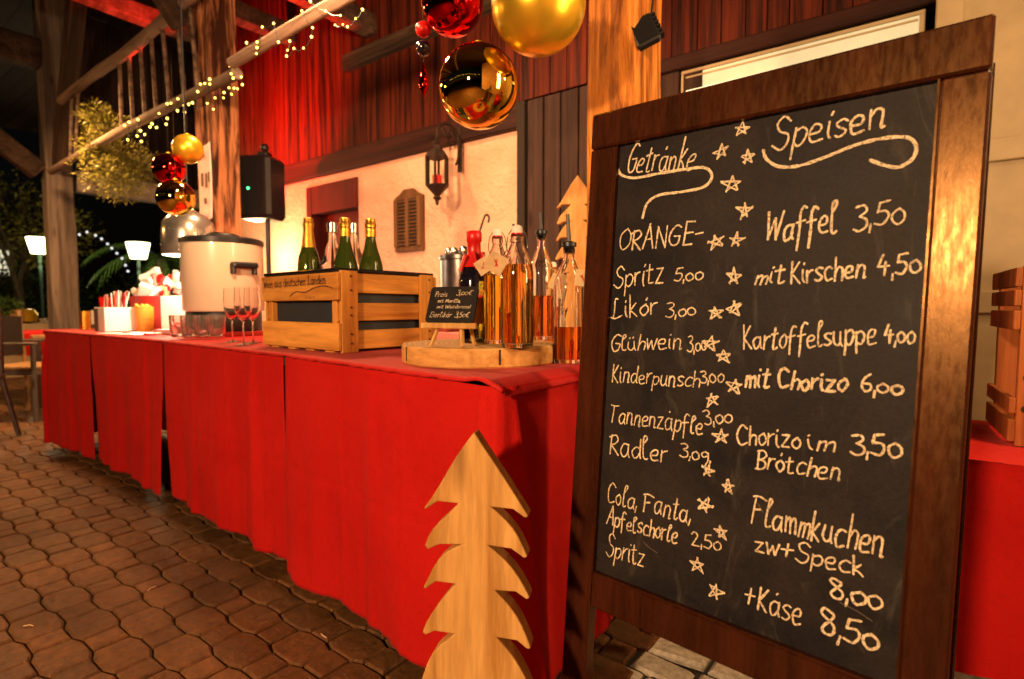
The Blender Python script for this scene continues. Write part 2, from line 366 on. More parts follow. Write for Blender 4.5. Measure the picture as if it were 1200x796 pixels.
def copy_tree(o, loc=None, rz=None, label=None, parent=None):
    c = o.copy(); COL.objects.link(c)
    if parent: c.parent = parent
    for ch in [x for x in bpy.data.objects if x.parent == o]: copy_tree(ch, parent=c)
    if loc is not None: c.location = loc
    if rz is not None: c.rotation_euler = (0, 0, rz)
    if label: c['label'] = label
    return c
def crom(P, k=5):
    if len(P) < 3: return [Vector(p) for p in P]
    P = [Vector(p) for p in P]; out = []
    for i in range(len(P) - 1):
        p0 = P[max(i - 1, 0)]; p1 = P[i]; p2 = P[i + 1]; p3 = P[min(i + 2, len(P) - 1)]
        for j in range(k):
            t = j / k; out.append(.5 * ((2 * p1) + (p2 - p0) * t + (2 * p0 - 5 * p1 + 4 * p2 - p3) * t * t + (3 * p1 - p0 - 3 * p2 + p3) * t ** 3))
    out.append(P[-1]); return out
def fbm(*a): return noise.noise(Vector(a))

# ================================================================== SETTING: ground
g = MB(); g.add([(-120, -60, -.016), (40, -60, -.016), (40, 120, -.016), (-120, 120, -.016)], [(0, 1, 2, 3)])
ground = g.build('ground', M['joint']); tag(ground, 'sandy base under the paved yard', kind='structure')
gs = MB(); gs.add([(-120, -60, -.008), (-11, -60, -.008), (-11, 120, -.008), (-120, 120, -.008)], [(0, 1, 2, 3)])
tag(gs.build('garden_ground', M['grass']), 'dark garden ground beyond the barn', kind='structure')
HX, HY = .1185, .101; AX, AY = -1.925, .517
def chamfer_poly(poly, ch=.005, top=0, bot=-.018):
    n = len(poly); c = (sum(p[0] for p in poly) / n, sum(p[1] for p in poly) / n)
    def ins(k): return [(x + (c[0] - x) * k / math.hypot(x - c[0], y - c[1]), y + (c[1] - y) * k / math.hypot(x - c[0], y - c[1])) for x, y in poly]
    a = ins(ch * 1.3); vs = [(x, y, top) for x, y in a] + [(x, y, top - ch) for x, y in poly] + [(x, y, bot) for x, y in poly]
    fs = [tuple(range(n))] + [(i, (i + 1) % n, (i + 1) % n + n, i + n) for i in range(n)][::1] + [(i + n, (i + 1) % n + n, (i + 1) % n + 2 * n, i + 2 * n) for i in range(n)]
    fs = [fs[0]] + [f[::-1] for f in fs[1:]]
    return vs, fs
J = .0020; JX = .0036
WX, WY, RX, RY = .0785 - JX, .0575 - J, .0400 - JX, .0435 - J
OCT = [(WX, -RY), (WX, RY), (RX + J * .6, WY), (-RX - J * .6, WY), (-WX, RY), (-WX, -RY), (-RX - J * .6, -WY), (RX + J * .6, -WY)]
REC = [(RX, -RY), (RX, RY), (-RX, RY), (-RX, -RY)]
def pr(P): 
    d = Vector(P) - CAM; z = d.dot(FW); return (600 + FPX * d.dot(RT) / z, 398 - FPX * d.dot(UP) / z, z) if z > .1 else (-9e9, 0, -1)
octs = []; recs = []
for i in range(-75, 30):
    for j in range(-40, 45):
        x, y = AX + i * HX, AY + j * HY
        if x > -.62 and y > 1.2: continue
        if x > 1.2 or x < -10.9 or y > 4.4 or y < -3.2: continue
        px, py, z = pr((x, y, 0)); vis = -40 < px < 1240 and py < 850 and z > 0 and (y < 1.02 or x < -4.6)
        (octs if (i + j) % 2 == 0 else recs).append((0 if vis else 1, z if z > 0 else 99, x, y))
def lay(lst, poly, name, lbl):
    lst.sort(); b = MB(); vs, fs = chamfer_poly(poly); b.add(vs, fs); me = b.mesh(name); me.materials.append(M['paver'])
    rest = MB()
    for k, (v, z, x, y) in enumerate(lst):
        if v == 0 and k < 296:
            o = bpy.data.objects.new(name, me); COL.objects.link(o); o.parent = ground
            o.location = (x, y, rnd.uniform(-.0035, .001)); o.rotation_euler = (rnd.gauss(0, .006), rnd.gauss(0, .006), rnd.gauss(0, .012))
        else:
            T = Matrix.Translation((x, y, rnd.uniform(-.003, .001))) @ Matrix.Rotation(rnd.gauss(0, .01), 4, 'Z'); rest.add(vs, fs, False, T)
    o = rest.build('far_' + name + '_area', M['paver'], ground, fix=False); o['kind'] = 'stuff'
lay(octs, OCT, 'octagonal_paver', ''); lay(recs, REC, 'rectangular_paver', '')
# granite setts behind the menu board
y = 1.20
while y < 3.6:
    dy = rnd.uniform(.085, .12); x = -.60 + rnd.uniform(-.04, .04)
    while x < 1.9:
        dx = rnd.uniform(.10, .19); gp = .006
        poly = [(x + gp, y + gp), (x + dx - gp, y + gp), (x + dx - gp, y + dy - gp), (x + gp, y + dy - gp)]
        poly = [(a + rnd.uniform(-.005, .005), b_ + rnd.uniform(-.005, .005)) for a, b_ in poly]
        cx, cy_ = x + dx / 2, y + dy / 2; loc = [(a - cx, b_ - cy_) for a, b_ in poly]
        b = MB(); vs, fs = chamfer_poly(loc, .009); b.add(vs, fs); o = b.build('granite_sett', M['cobble'], ground, fix=False)
        o.location = (cx, cy_, rnd.uniform(-.005, .004)); o.rotation_euler = (rnd.gauss(0, .02), rnd.gauss(0, .02), 0)
        x += dx
    y += dy

# ================================================================== SETTING: barn walls
wall = thing('barn_back_wall', 'long barn back wall, peach plaster below dark brown vertical boards', 'wall', (0, 3, 0))
YB = 0.0   # local y of the wall face
def wbox(name, m, x0, x1, y0, y1, z0, z1, parent=wall, bev=0, org=None):
    b = MB(); b.box(((x0 + x1) / 2, (y0 + y1) / 2, (z0 + z1) / 2), (x1 - x0, y1 - y0, z1 - z0), bev=bev); return b.build(name, m, parent)
DX0, DX1, DZ = -4.50, -3.84, 2.03
wbox('plaster_panel', M['plaster'], -6.0, DX0 - .07, 0, .2, 0, 2.10)
wbox('plaster_panel', M['plaster'], DX1 + .0, -2.13, 0, .2, 0, 2.10)
wbox('plaster_panel', M['plaster'], DX0 - .07, DX1, 0, .2, DZ, 2.10)
wbox('band_beam', M['darkbeam'], -6.0, -2.13, -.05, .15, 2.102, 2.27, bev=.006)
wbox('cornice_beam', M['beam'], -3.92, -1.3, -.09, -.012, 2.90, 3.02, bev=.008)
x = -6.0
pm = {}
while x < .75:                               # upper boards, each its own plank
    wd = rnd.choice((.10, .12, .14)); key = wd
    lo = 2.272 if x < -2.13 else 2.272
    proud = -.03 if x > -3.9 else -.008
    if key not in pm:
        b = MB(); b.box((wd / 2 - .001, .012, 1.05), (wd - .005, .024, 2.1), bev=.002); me = b.mesh('wall_plank'); me.materials.append(M['plank']); pm[key] = me
    o = bpy.data.objects.new('wall_plank', pm[key]); COL.objects.link(o); o.parent = wall
    o.location = (x, proud + rnd.uniform(-.002, .002), lo); x += wd
wbox('backing_wall', M['darkhole'], -6.0, 1.6, .02, .19, 2.275, 4.4)
# red door set in the plaster
wbox('door_frame', M['doorred'], DX0 - .07, DX0, -.02, .15, 0, DZ - .002)
wbox('door_lintel', M['doorred'], DX0, DX1, -.016, .15, DZ - .25, DZ - .002)
dl = wbox('door', M['doorred'], DX0 + .002, DX1, .10, .14, 0.0, DZ - .252)
for zz in (.25, 1.05):
    wbox('door_panel', M['doorred'], DX0 + .12, DX1 - .12, .085, .1, zz, zz + .6, dl)
# plank door leaf between plaster and post
pd = thing('plank_door', 'dark weathered plank door between the peach plaster and the orange timber post', 'door', (-2.1, 2.98, 0))
for k in range(9):
    b = MB(); wd = .125; b.box((wd / 2, 0, 1.13), (wd - .008, .03, 2.26), bev=.004); o = b.build('plank', M['plankdark'], pd); o.location = (k * wd + .03, rnd.uniform(-.006, .006), 0)
b = MB(); b.box((-.01, .0, 1.13), (.06, .07, 2.26)); b.build('door_post', M['darkhole'], pd)
b = MB(); b.box((.40, -.03, 1.16), (.70, .02, .035), bev=.004); b.build('ledge', M['plankdark'], pd)
# lit strip window above the menu board, then cream joinery
A = onY(799, 85, 2.97); B = onY(1085, 11, 2.97)
win = thing('strip_window', 'long low lit window strip glowing pale yellow above the menu board', 'window', (A.x, 2.97, 0))
L_ = B.x - A.x; zt = A.z; hb = .15
b = MB(); b.box((L_ / 2, .004, zt - hb / 2), (L_ - .04, .008, hb - .034)); b.build('pane', M['tubedim'], win)
b = MB(); b.box((L_ / 2, -.003, zt - hb + .032), (L_ - .05, .008, .030), bev=.003); b.build('glow_gradient_bar', M['tube'], win)  # brighter bar under the dimmer pane imitates the gradient of the glow
b = MB(); b.box((L_ / 2, -.003, zt - .036), (L_ - .05, .006, .008)); b.build('glazing_bar', M['creampaint'], win)
for (c, d) in (((L_ / 2, 0, zt - .008), (L_, .022, .016)), ((L_ / 2, 0, zt - hb), (L_, .022, .02)), ((.006, 0, zt - hb / 2), (.012, .02, hb - .03)), ((L_ - .01, 0, zt - hb / 2), (.02, .02, hb - .03))):
    b = MB(); b.box(c, d, bev=.003); b.build('frame', M['creampaint'], win)
b = MB(); b.box((L_ / 2, .05, zt - hb / 2), (L_, .02, hb)); b.build('back', M['creampaint'], win)
b = MB(); b.box((.55, 0, 0), (1.9, .09, .075), bev=.006); o = b.build('lintel_beam', M['darkbeam'], win); o.location = (0.05, .01, zt + .045)
b = MB(); b.box((L_ / 2, .04, .96), (L_ + .1, .04, 1.92)); o = b.build('lower_wall', M['plankdark'], win); o.location = (0, .01, 0)
# cream panelled doors behind the menu board
cp = thing('cream_panelled_door', 'cream painted panelled wooden door behind the right edge of the menu board', 'door', (.02, 2.90, 0))
b = MB(); b.box((.75, .03, 1.24), (1.5, .03, 2.48)); b.build('leaf', M['creampaint'], cp)
for (x0, x1, z0, z1) in ((0, 1.5, 2.29, 2.48), (0, .09, 0, 2.285), (.62, .72, 0, 2.285), (1.4, 1.5, 0, 2.285)):
    b = MB(); b.box(((x0 + x1) / 2, 0, (z0 + z1) / 2), (x1 - x0, .03, z1 - z0), bev=.005); b.build('rail', M['creampaint'], cp)
for z0 in (.0, .9, 1.50):
    for x0 in (.092, .722):
        b = MB(); b.box((x0 + .26, .004, z0 + .05), (.515, .022, .09), bev=.004); b.build('rail', M['creampaint'], cp)
rw = MB(); rw.box((1.62, 1.0, 1.2), (.1, 4.0, 4.4)); tag(rw.build('side_wall', M['plaster']), 'plain side wall right of the barn', 'wall')
bpy.data.objects['side_wall'].location.z = 1.0

# ---------- roof deck and joists
rf = thing('roof_deck', 'brown board roof deck high above the yard', 'roof', (0, 0, 4.45))
for k in range(44):
    b = MB(); b.box((-6.0, 0, .02), (17.0, .185, .03)); o = b.build('roof_board', M['plankdark'], rf); o.location = (0, -3.9 + k * .19, rnd.uniform(0, .01))
def member(name, p, q, wd, hg, m, lbl, cat='beam', grp=None, up=Vector((0, 0, 1)), rough=.006, parent=None):
    p, q = Vector(p), Vector(q); d = q - p; L = d.length; x = d.normalized()
    z = (up - x * up.dot(x)).normalized(); yv = z.cross(x)
    b = MB(); n = max(3, int(L / .25)); vs = []; fs = []; sd = rnd.random() * 99
    prof = [(-1, -.8), (-.8, -1), (.8, -1), (1, -.8), (1, .8), (.8, 1), (-.8, 1), (-1, .8)]
    for i in range(n + 1):
        t = L * i / n
        for k, (a, c) in enumerate(prof): 
            e = rough * 2 * fbm(sd + i * .6, k * 1.3, sd)
            vs.append((t, a * (wd / 2 + e), c * (hg / 2 + e)))
    for i in range(n):
        for k in range(8): fs.append((i * 8 + k, i * 8 + (k + 1) % 8, (i + 1) * 8 + (k + 1) % 8, (i + 1) * 8 + k))
    fs.append(tuple(range(8))[::-1]); fs.append(tuple(n * 8 + k for k in range(8)))
    b.add(vs, fs); o = b.build(name, m, parent)
    o.matrix_world = Matrix.Translation(p) @ Matrix((x, yv, z)).transposed().to_4x4()
    if lbl: tag(o, lbl, cat, grp)
    return o
JG = 'ceiling joists running out from the barn wall'
jl = ['short roof joist lit red just left of the middle post', 'roof joist lit red just right of the middle post', 'red lit roof joist crossing above the log rail and fairy lights', 'dark roof joist above the big baubles', 'far roof joist above the hay rack']
for k, (xj, zj) in enumerate(((-5.9, 3.62), (-4.75, 3.40), (-3.6, 3.14), (-2.2, 3.16))):
    member('roof_joist', (xj, -1.6, zj), (xj, 2.98, zj + .04), .12, .16, M['red_lit_joist'], jl[k], 'joist', JG)

# ---------- posts
def post(name, lbl, x, y, wx, wy, h, m, parts=True, extra=0):
    t = thing(name, lbl, 'post', (x, y, 0), 0, 'timber posts carrying the barn roof')
    b = MB(); n = 22; sd = rnd.random() * 50; vs = []; fs = []
    prof = []
    for (a, c) in ((-1, -.86), (-.86, -1), (-.3, -1), (.3, -1), (.86, -1), (1, -.86), (1, -.3), (1, .3), (1, .86), (.86, 1), (0, 1), (-.86, 1), (-1, .86), (-1, 0)): prof.append((a, c))
    N = len(prof)
    for i in range(n + 1):
        z = h * i / n
        for k, (a, c) in enumerate(prof):
            e = .014 * fbm(sd + z * 1.1, k * .9, 3) ; vs.append((a * (wx / 2 + e), c * (wy / 2 + e), z))
    for i in range(n):
        for k in range(N): fs.append((i * N + k, i * N + (k + 1) % N, (i + 1) * N + (k + 1) % N, (i + 1) * N + k))
    fs.append(tuple(range(N))[::-1]); fs.append(tuple(n * N + k for k in range(N)))
    b.add(vs, fs); b.build('shaft', m, t); return t
P3 = post('timber_post', 'broad orange lit oak post rising behind the menu board', -.945, 2.02, .215, .25, 4.4, M['post'])
P2 = post('timber_post', 'old split oak post behind the drinks dispenser', -4.28, 2.05, .095, .20, 4.4, M['postred'])
P2.location.x -= .06
sh_ = [c for c in bpy.data.objects if c.parent == P2][0]; h2 = sh_.copy(); h2.data = sh_.data.copy(); COL.objects.link(h2); h2.location = (.112, .02, 0); h2.scale = (1.05, 1, 1); h2.rotation_euler = (0, 0, .06)
b = MB(); b.box((.055, .06, 2.2), (.03, .10, 4.4)); b.build('split_shade', M['darkhole'], P2)  # near-black filler paints the shade inside the split
P1 = post('timber_post', 'far grey corner post at the open end of the barn', -8.0, 2.02, .21, .25, 4.4, M['postgrey'])
# crack strip and bracing on posts
member('brace', (-8.0, 1.86, 2.45), (-8.0, .45, 3.62), .16, .20, M['beamY'], None, parent=None)
bpy.data.objects['brace'].parent = P1; bpy.data.objects['brace'].matrix_parent_inverse = Matrix.Translation((8.0, -2.02, 0))
o = member('brace', (-7.86, 2.02, 2.5), (-7.0, 2.02, 4.3), .14, .22, M['beam'], None); o.parent = P1; o.matrix_parent_inverse = Matrix.Translation((8.0, -2.02, 0))
o = member('brace', (-4.36, 1.9, 3.0), (-4.36, .9, 4.3), .12, .16, M['beamY'], None); o.parent = P2; o.matrix_parent_inverse = Matrix.Translation((4.28, -2.05, 0))
member('end_plate_beam', (-7.98, -3.5, 3.74), (-7.98, 1.893, 3.74), .24, .30, M['beamY'], 'heavy roof plate beam running left from the far corner post', 'beam')
member('gable_tie_beam', (-8.1, 2.2, 2.42), (-8.1, 5.2, 2.42), .2, .24, M['tie'], 'pale horizontal tie beam over the open barn end behind the mistletoe', 'beam')
gb = thing('gable_boarding', 'dark vertical boarding closing the gable above the tie beam', 'wall', (-8.22, 2.3, 2.55))
for k in range(18):
    b = MB(); b.box((0, .075, .95), (.025, .145, 1.9)); o = b.build('board', M['plankdark'], gb); o.location = (rnd.uniform(0, .012), k * .155, 0)
rp = MB(); rp.box((-6.0, 4.2, 1.2), (.16, 2.2, 2.4)); tag(rp.build('return_wall', M['plaster']), 'plaster return wall at the far end of the barn wall', 'wall')
# ---------- log rails and hay rack
def log(lbl, pts, r, name='log_rail', sd=1):
    P = crom(pts, 8); rr = [r * (1 + .12 * fbm(i * .4, sd, 2)) for i in range(len(P))]
    b = MB(); b.tube(P, rr, 12); return tag(b.build(name, M['barkwood']), lbl, 'log', 'peeled logs strung along the posts')
def lg(pts, Y): return [onY(x, y, Y) for x, y in pts]
log('lower peeled log rail wound with fairy lights, far piece', lg([(60, 201), (130, 160), (200, 124), (278, 86)], 1.83), .036, sd=3)
log('near peeled log rail wound with fairy lights above the boards', lg([(272, 74), (310, 52), (350, 28), (420, -12)], 1.75), .034, sd=5)
hr = thing('hay_rack', 'old hay rack with upper pole and upright slats', 'hay rack', onY(88, 112, 1.86))
base = hr.location
def loc_(pts, o=base): return [p - o for p in pts]
b = MB(); P = crom(loc_(lg([(72, 118), (110, 88), (150, 60), (206, 12), (240, -14)], 1.88)), 6); b.tube(P, [.045 * (1 + .15 * fbm(i * .5, 1, 1)) for i in range(len(P))], 10); b.build('top_pole', M['barkwood'], hr)
for (xt, yt, xb, yb) in ((84, 112, 82, 188), (92, 106, 88, 184), (140, 74, 143, 158), (151, 62, 156, 146), (164, 52, 170, 138), (177, 42, 183, 130), (190, 30, 199, 124), (207, 12, 216, 113), (222, 0, 232, 106)):
    b = MB(); b.tube(loc_([onY(xt, yt, 1.90), onY(xb, yb, 1.90)]), .015, 6); b.build('slat', M['barkwood'], hr)

# ---------- wall lantern, louvre, speaker
lp = onY(512, 200, 2.72)
ln = thing('wall_lantern', 'rusty hexagonal lantern hanging from a scrolled wall bracket', 'lantern', lp); ln.scale = (1.18, 1.0, 1.12)
def hexl(prof, n=6): 
    b = MB(); b.lathe(prof, n, smooth=False); return b
hexl([(.0, -.21), (.012, -.20), (.012, -.18), (.03, -.165), (.018, -.15), (.075, -.095), (.078, -.088), (.0, -.088)]).build('lantern_foot', M['iron'], ln)
hexl([(.078, .075), (.072, .09), (.045, .12), (.022, .13), (.022, .15), (.035, .165), (.012, .185), (0, .19)]).build('lantern_roof', M['iron'], ln)
for k in range(6):
    a = PI / 3 * k; b = MB(); b.box((.068 * math.cos(a), .068 * math.sin(a), -.006), (.012, .012, .17)); b.build('corner_bar', M['iron'], ln)
b = MB(); b.lathe([(.028, -.087), (.03, -.03), (.01, -.028), (.0, -.028)], 14); b.build('candle', M['redwax'], ln)
b = MB(); b.tube(crom([(0, 0, .19), (0, .02, .26), (.0, .12, .30), (0, .21, .25), (0, .215, .12), (0, .19, .07)], 6), .008, 6); b.box((0, .232, .17), (.03, .012, .28)); b.tube(crom([(0, .05, .28), (0, .1, .22), (0, .15, .24), (0, .13, .28)], 5), .006, 6); b.build('bracket', M['iron'], ln)
# mistletoe / dry bundle hanging on the wall beside it
lv = onY(478, 258, 2.965)
lo_ = thing('louvre_panel', 'small arched wooden louvre panel fixed on the peach wall', 'panel', (lv.x, 2.965, lv.z))
hw, hh = .155, .24
arch = [(-hw, -hh), (hw, -hh), (hw, hh - .06), (.09, hh - .03), (.05, hh), (-.05, hh), (-.09, hh - .03), (-hw, hh - .06)]
b = MB(); b.prism(arch, 0, .033); b.build('panel_board', M['louvre'], lo_, bevel=.004)
for cx in (-.062, .062):
    b = MB(); b.box((cx, -.001, -.02), (.088, .004, .36)); b.build('recess_shade', M['darkhole'], lo_)  # flat dark sheet paints the shade behind the slats
    for k in range(13):
        b = MB(); b.box((0, 0, 0), (.088, .014, .008)); o = b.build('louvre_slat', M['louvre'], lo_); o.location = (cx, -.008, -.185 + k * .0275); o.rotation_euler = (.6, 0, 0)
for cx in (-.13, 0, .13):
    b = MB(); b.box((cx, -.009, -.02), (.036, .018, .37), bev=.003); b.build('stile', M['louvre'], lo_)
sp = onY(306, 222, 2.42)
spk = thing('loudspeaker', 'black loudspeaker with green led on a thin stand beside the oak post', 'speaker', (sp.x, sp.y, 0), math.radians(28))
b = MB(); b.box((0, 0, sp.z), (.30, .26, .50), bev=.03); b.build('cabinet', M['black'], spk)
b = MB(); b.box((0, -.134, sp.z), (.25, .012, .45), bev=.004); gr = b.build('grille', M['blackgloss'], spk)
b = MB(); b.sphere((-.02, -.142, sp.z - .02), .010, 10, 6); b.build('led', M['led'], spk)
b = MB(); b.lathe([(.018, 0), (.018, sp.z - .25)], 10, c=(0.05, 0, 0)); b.build('pole', M['black'], spk)
for k in range(3):
    a = k * 2.1; b = MB(); b.tube([(.05, 0, .5), (.05 + .4 * math.cos(a), .4 * math.sin(a), .0)], .012, 6); b.build('leg', M['black'], spk)
b = MB(); b.box((.04, 0, sp.z + .27), (.09, .09, .05), bev=.01); b.sphere((.04, 0, sp.z + .33), .035, 10, 8); b.build('top_mount', M['black'], spk)
# notice on the middle post
pA = onY(241, 216, 1.86)
nb = thing('paper_notice', 'curled pink lit paper notice pinned on the split oak post', 'notice', pA, math.radians(4))
vs = []; fs = []
for i in range(9):
    for j in range(5): u = j / 4 - .5; v = i / 8 - .5; vs.append((u * .22 , -.03 * u * 2 * abs(u) - .025 * v * v, v * .52 + u * .03))
for i in range(8):
    for j in range(4): q = i * 5 + j; fs.append((q, q + 1, q + 6, q + 5))
b = MB(); b.add(vs, fs, True); o = b.build('sheet', M['paper'], nb); s_ = o.modifiers.new('s', 'SOLIDIFY'); s_.thickness = .002
for (c, d) in (((-.02, 0, .03), (.03, .002, .09)), ((.03, 0, .02), (.025, .002, .10)), ((.065, 0, .04), (.02, .002, .07)), ((.01, 0, -.12), (.03, .002, .04)), ((-.03, 0, .2), (.08, .002, .03))):
    b = MB(); b.box((c[0], -.012, c[2]), d); b.build('print', M['brownbox'], nb)
# floodlight on the near post
fl = atd(755, 38, 1.98); 
fld = thing('floodlight', 'small black floodlight tilted on the side of the broad orange post', 'floodlight', fl, math.radians(22))
R_ = Euler((math.radians(-14), math.radians(-22), 0)).to_matrix().to_4x4()
b = MB(); b.box((0, 0, 0), (.085, .035, .115), T=R_, bev=.006); b.build('housing', M['black'], fld)
b = MB(); b.box((0, -.019, -.002), (.072, .004, .095), T=R_); b.build('glass', M['blackgloss'], fld)
b = MB()
for k in range(6): b.box((.05, .0, -.045 + k * .018), (.014, .03, .006), T=R_)
b.build('cooling_fins', M['black'], fld)
b = MB(); b.tube([(.0, .02, 0), (.0, .10, .02)], .012, 8); b.tube(crom([(.02, .03, .05), (.03, .05, .2), (.02, .06, .5), (.02, .06, 1.0)], 6), .004, 5); b.build('bracket_and_cable', M['black'], fld)

# ================================================================== COUNTER
TZ = .775
FR = [(-4.52, 1.045), (-3.72, 1.06), (-2.72, 1.045), (-1.64, .982), (-.665, .862)]
def cy(x):
    if x <= FR[0][0]: return FR[0][1]
    for (a, b_), (c, d) in zip(FR, FR[1:]):
        if x <= c: return b_ + (d - b_) * (x - a) / (c - a)
    return FR[-1][1]
DEP = .60
def table(lbl, x0, x1):
    xm = (x0 + x1) / 2; t = thing('trestle_table', lbl, 'table', (xm, (cy(x0) + cy(x1)) / 2 + DEP / 2, 0), math.atan2(cy(x1) - cy(x0), x1 - x0), 'folding tables under the red cloth')
    L = x1 - x0; b = MB(); b.box((0, 0, TZ - .02), (L - .03, DEP - .05, .03), bev=.004); b.build('table_top', M['darkhole'], t)  # top coloured near-black so the slits between skirts look shaded
    for sx in (-1, 1):
        for sy in (-1, 1):
            b = MB(); b.tube([(sx * (L / 2 - .25), sy * .2, TZ - .036), (sx * (L / 2 - .22), sy * .22, 0)], .015, 8); b.build('leg', M['darksteel'], t)
table('bare folding table hidden under the near half of the red counter', -2.60, -.70)
table('bare folding table hidden under the far half of the red counter', -4.48, -2.62)
# top cloth
vs = []; fs = []; NX = 230; ys = [(-.0125, -.010), (-.0130, -.006), (-.011, -.001), (-.004, 0), (.02, 0), (.08, 0), (.2, 0), (.35, 0), (.5, 0), (DEP, 0), (DEP + .014, -.012), (DEP + .016, -.36), (DEP + .02, -.755)]  # rear rows: unseen drop added to keep light out under the tables
for i in range(NX + 1):
    x = -4.545 + (4.545 - .652) * i / NX; e = 0
    drop = 0
    if i < 2 or i > NX - 2: drop = -.012
    if i == 0 or i == NX: drop = -.03
    for j, (yo, zo) in enumerate(ys):
        wv = .0015 * fbm(x * 9, 2, 0) + .002 * fbm(x * 33, 5, 0)
        z = TZ + .004 + (zo + (2.2 * wv if j < 2 else 0)) * (1 if j > 2 or abs(zo) > 0 else 0) + drop * (1 if 2 < j < 10 else .4)
        z += .0022 * fbm(x * 5, yo * 7, 4) * (1 if 3 < j < 9 else 0) + .0022
        corner = math.exp(-((x + .715) / .035) ** 2)
        if j < 3: z += corner * .008
        vs.append((x, cy(x) + yo + (wv if j < 3 else 0) - (corner * .008 if j < 3 else 0), z))
n = len(ys)
for i in range(NX):
    for j in range(n - 1): q = i * n + j; fs.append((q, q + n, q + n + 1, q + 1))
b = MB(); b.add(vs, fs, True); tc = b.build('tablecloth', M['topper'], fix=False)
tag(tc, 'red cloth laid flat over the top of the whole drinks counter', 'tablecloth')
so = tc.modifiers.new('s', 'SOLIDIFY'); so.thickness = .0018; so.offset = 1
# skirts
def skirt(lbl, path, folds, hem, sd, hump=None):
    """path: list of (x,y) ; outward is to the right of travel turned by -90 deg"""
    P = []; 
    for (a, c) in zip(path, path[1:]):
        a = Vector(a); c = Vector(c); L = (c - a).length; k = max(1, int(L / .008))
        for i in range(k): P.append(a.lerp(c, i / k))
    P.append(Vector(path[-1]))
    vs = []; fs = []; NV = 60; S_ = 0; sl = [0]
    for i in range(1, len(P)): sl.append(sl[-1] + (P[i] - P[i - 1]).length)
    for i, p in enumerate(P):
        t = (P[min(i + 3, len(P) - 1)] - P[max(i - 3, 0)]).normalized(); nrm = Vector((t.y, -t.x)); s = sl[i]
        hz = hem + .012 * fbm(s * 2.3, sd, 1) + .004 * fbm(s * 22, sd, 1) + .0025 * fbm(s * 60, sd, 9)
        for j in range(NV + 1):
            v = j / NV; z = (TZ - .006) + (hz - TZ + .006) * v
            g1 = min(1, v * 2.2) 
            f = .004 + .006 * v + g1 * v ** .6 * (.045 * fbm(s * 3.1 + .25 * v, sd, .35 * v) + .032 * fbm(s * 7.5 - .5 * v, sd + 4, .5 * v) + .006 * fbm(s * 24, sd, v * 2))
            f += .0030 * math.exp(-(((s + .13) % .31 - .155) / .006) ** 2) - .0022 * math.exp(-((z - .42) / .007) ** 2)
            for (c0, wd, am, top) in folds:
                cc = c0 + .05 * v * top; wdv = wd * (.45 + .8 * v); f += am * min(1, v * 3 + .15) * math.exp(-((s - cc) / wdv) ** 2)
            vs.append((p.x + nrm.x * f, p.y + nrm.y * f, z))
    n = NV + 1
    for i in range(len(P) - 1):
        for j in range(NV): q = i * n + j; fs.append((q, q + 1, q + n + 1, q + n))
    b = MB(); b.add(vs, fs, True); o = b.build('table_skirt', M['cloth'], fix=False); tag(o, lbl, 'cloth', 'red cloths hanging down the counter front')
    m_ = o.modifiers.new('s', 'SOLIDIFY'); m_.thickness = .0015; m_.offset = -1
def fp(x): return (x, cy(x) - .004)
xs = lambda a, b_, n=6: [fp(a + (b_ - a) * i / n) for i in range(n + 1)]
skirt('narrow red skirt panel at the far left end of the counter', [(-4.535, 1.60)] + [(-4.535, 1.06), (-4.52, cy(-4.52) - .004)] + xs(-4.50, -3.735), [(.60, .02, .03, 0), (1.0, .03, .015, 0)], .062, 3)
skirt('second red skirt panel from the far left end', xs(-3.720, -2.730), [(.30, .03, .012, 0), (.78, .03, .016, 0)], .07, 11)
skirt('third red skirt panel, left of the dark slit under the wine crate', xs(-2.716, -1.642), [(.85, .035, .022, 1), (.35, .03, .012, 0)], .085, 17)
cr = [( -.665 + .02 * math.sin(a) - .02, cy(-.68) + .02 - .02 * math.cos(a) - .004) for a in [PI / 2 * k / 5 for k in range(6)]]
cs = .0
skirt('nearest red skirt panel wrapping the counter corner behind the wooden tree', xs(-1.628, -.685) + cr[1:] + [(-.664, 1.0), (-.664, 1.46)], [(.92, .02, .012, 0), (1.0, .02, .022, 1), (.5, .04, .01, 0)], .075, 23)

# ---------- carved wooden tree
def tree_poly(s=1.0):
    # half profiles (z, x) from tip down; notches with drooping hooks
    R = [(0, .72)]
    tiers = [(.0895, .578, .030, .590), (.088, .506, .024, .520), (.092, .432, .037, .439), (.094, .341, .040, .353), (.100, .245, .045, .258), (.105, .14, .05, .155), (.11, .04, .05, .05)]
    prev = (0, .72); pts = [(0, .722)]
    for (tx, tz, nx, nz_) in tiers:
        tx *= 1.09; nx *= 1.0; x0, z0 = prev; k1 = .15 if z0 > .7 else 1
        for k in range(1, 6):
            t = k / 6; x = x0 + (tx - x0) * t; z = z0 + (tz - z0) * t; bulge = .010 * k1 * math.sin(PI * t)
            pts.append((x + bulge * .7, z + bulge * .6))
        pts.append((tx, tz)); pts.append((tx - .006, tz - .003)); pts.append((tx * .6 + nx * .4, tz * .6 + nz_ * .4 + .006))
        pts.append((nx, nz_)); prev = (nx, nz_)
    pts += [(.05, .0)]
    Rr = [(x * s, z * s) for x, z in pts]; Ll = [(-x * s * .98, z * s + (.0 if k == 0 else .004 * math.sin(k))) for k, (x, z) in enumerate(pts)][::-1]
    return Rr + Ll[:-1]
wt = thing('wooden_tree', 'carved pale wooden fir tree board standing before the red counter corner', 'decoration', (0, 0, 0))
tb = CAM + F0 * .95 + RT * (-.067); tb.z = -.012
wt.location = tb; wt.rotation_euler = (0, 0, math.radians(90 - 53.5 - 12.0))
b = MB(); b.prism(tree_poly(), -.0, .032); b.build('fir_board', M['pine'], wt, bevel=.003)
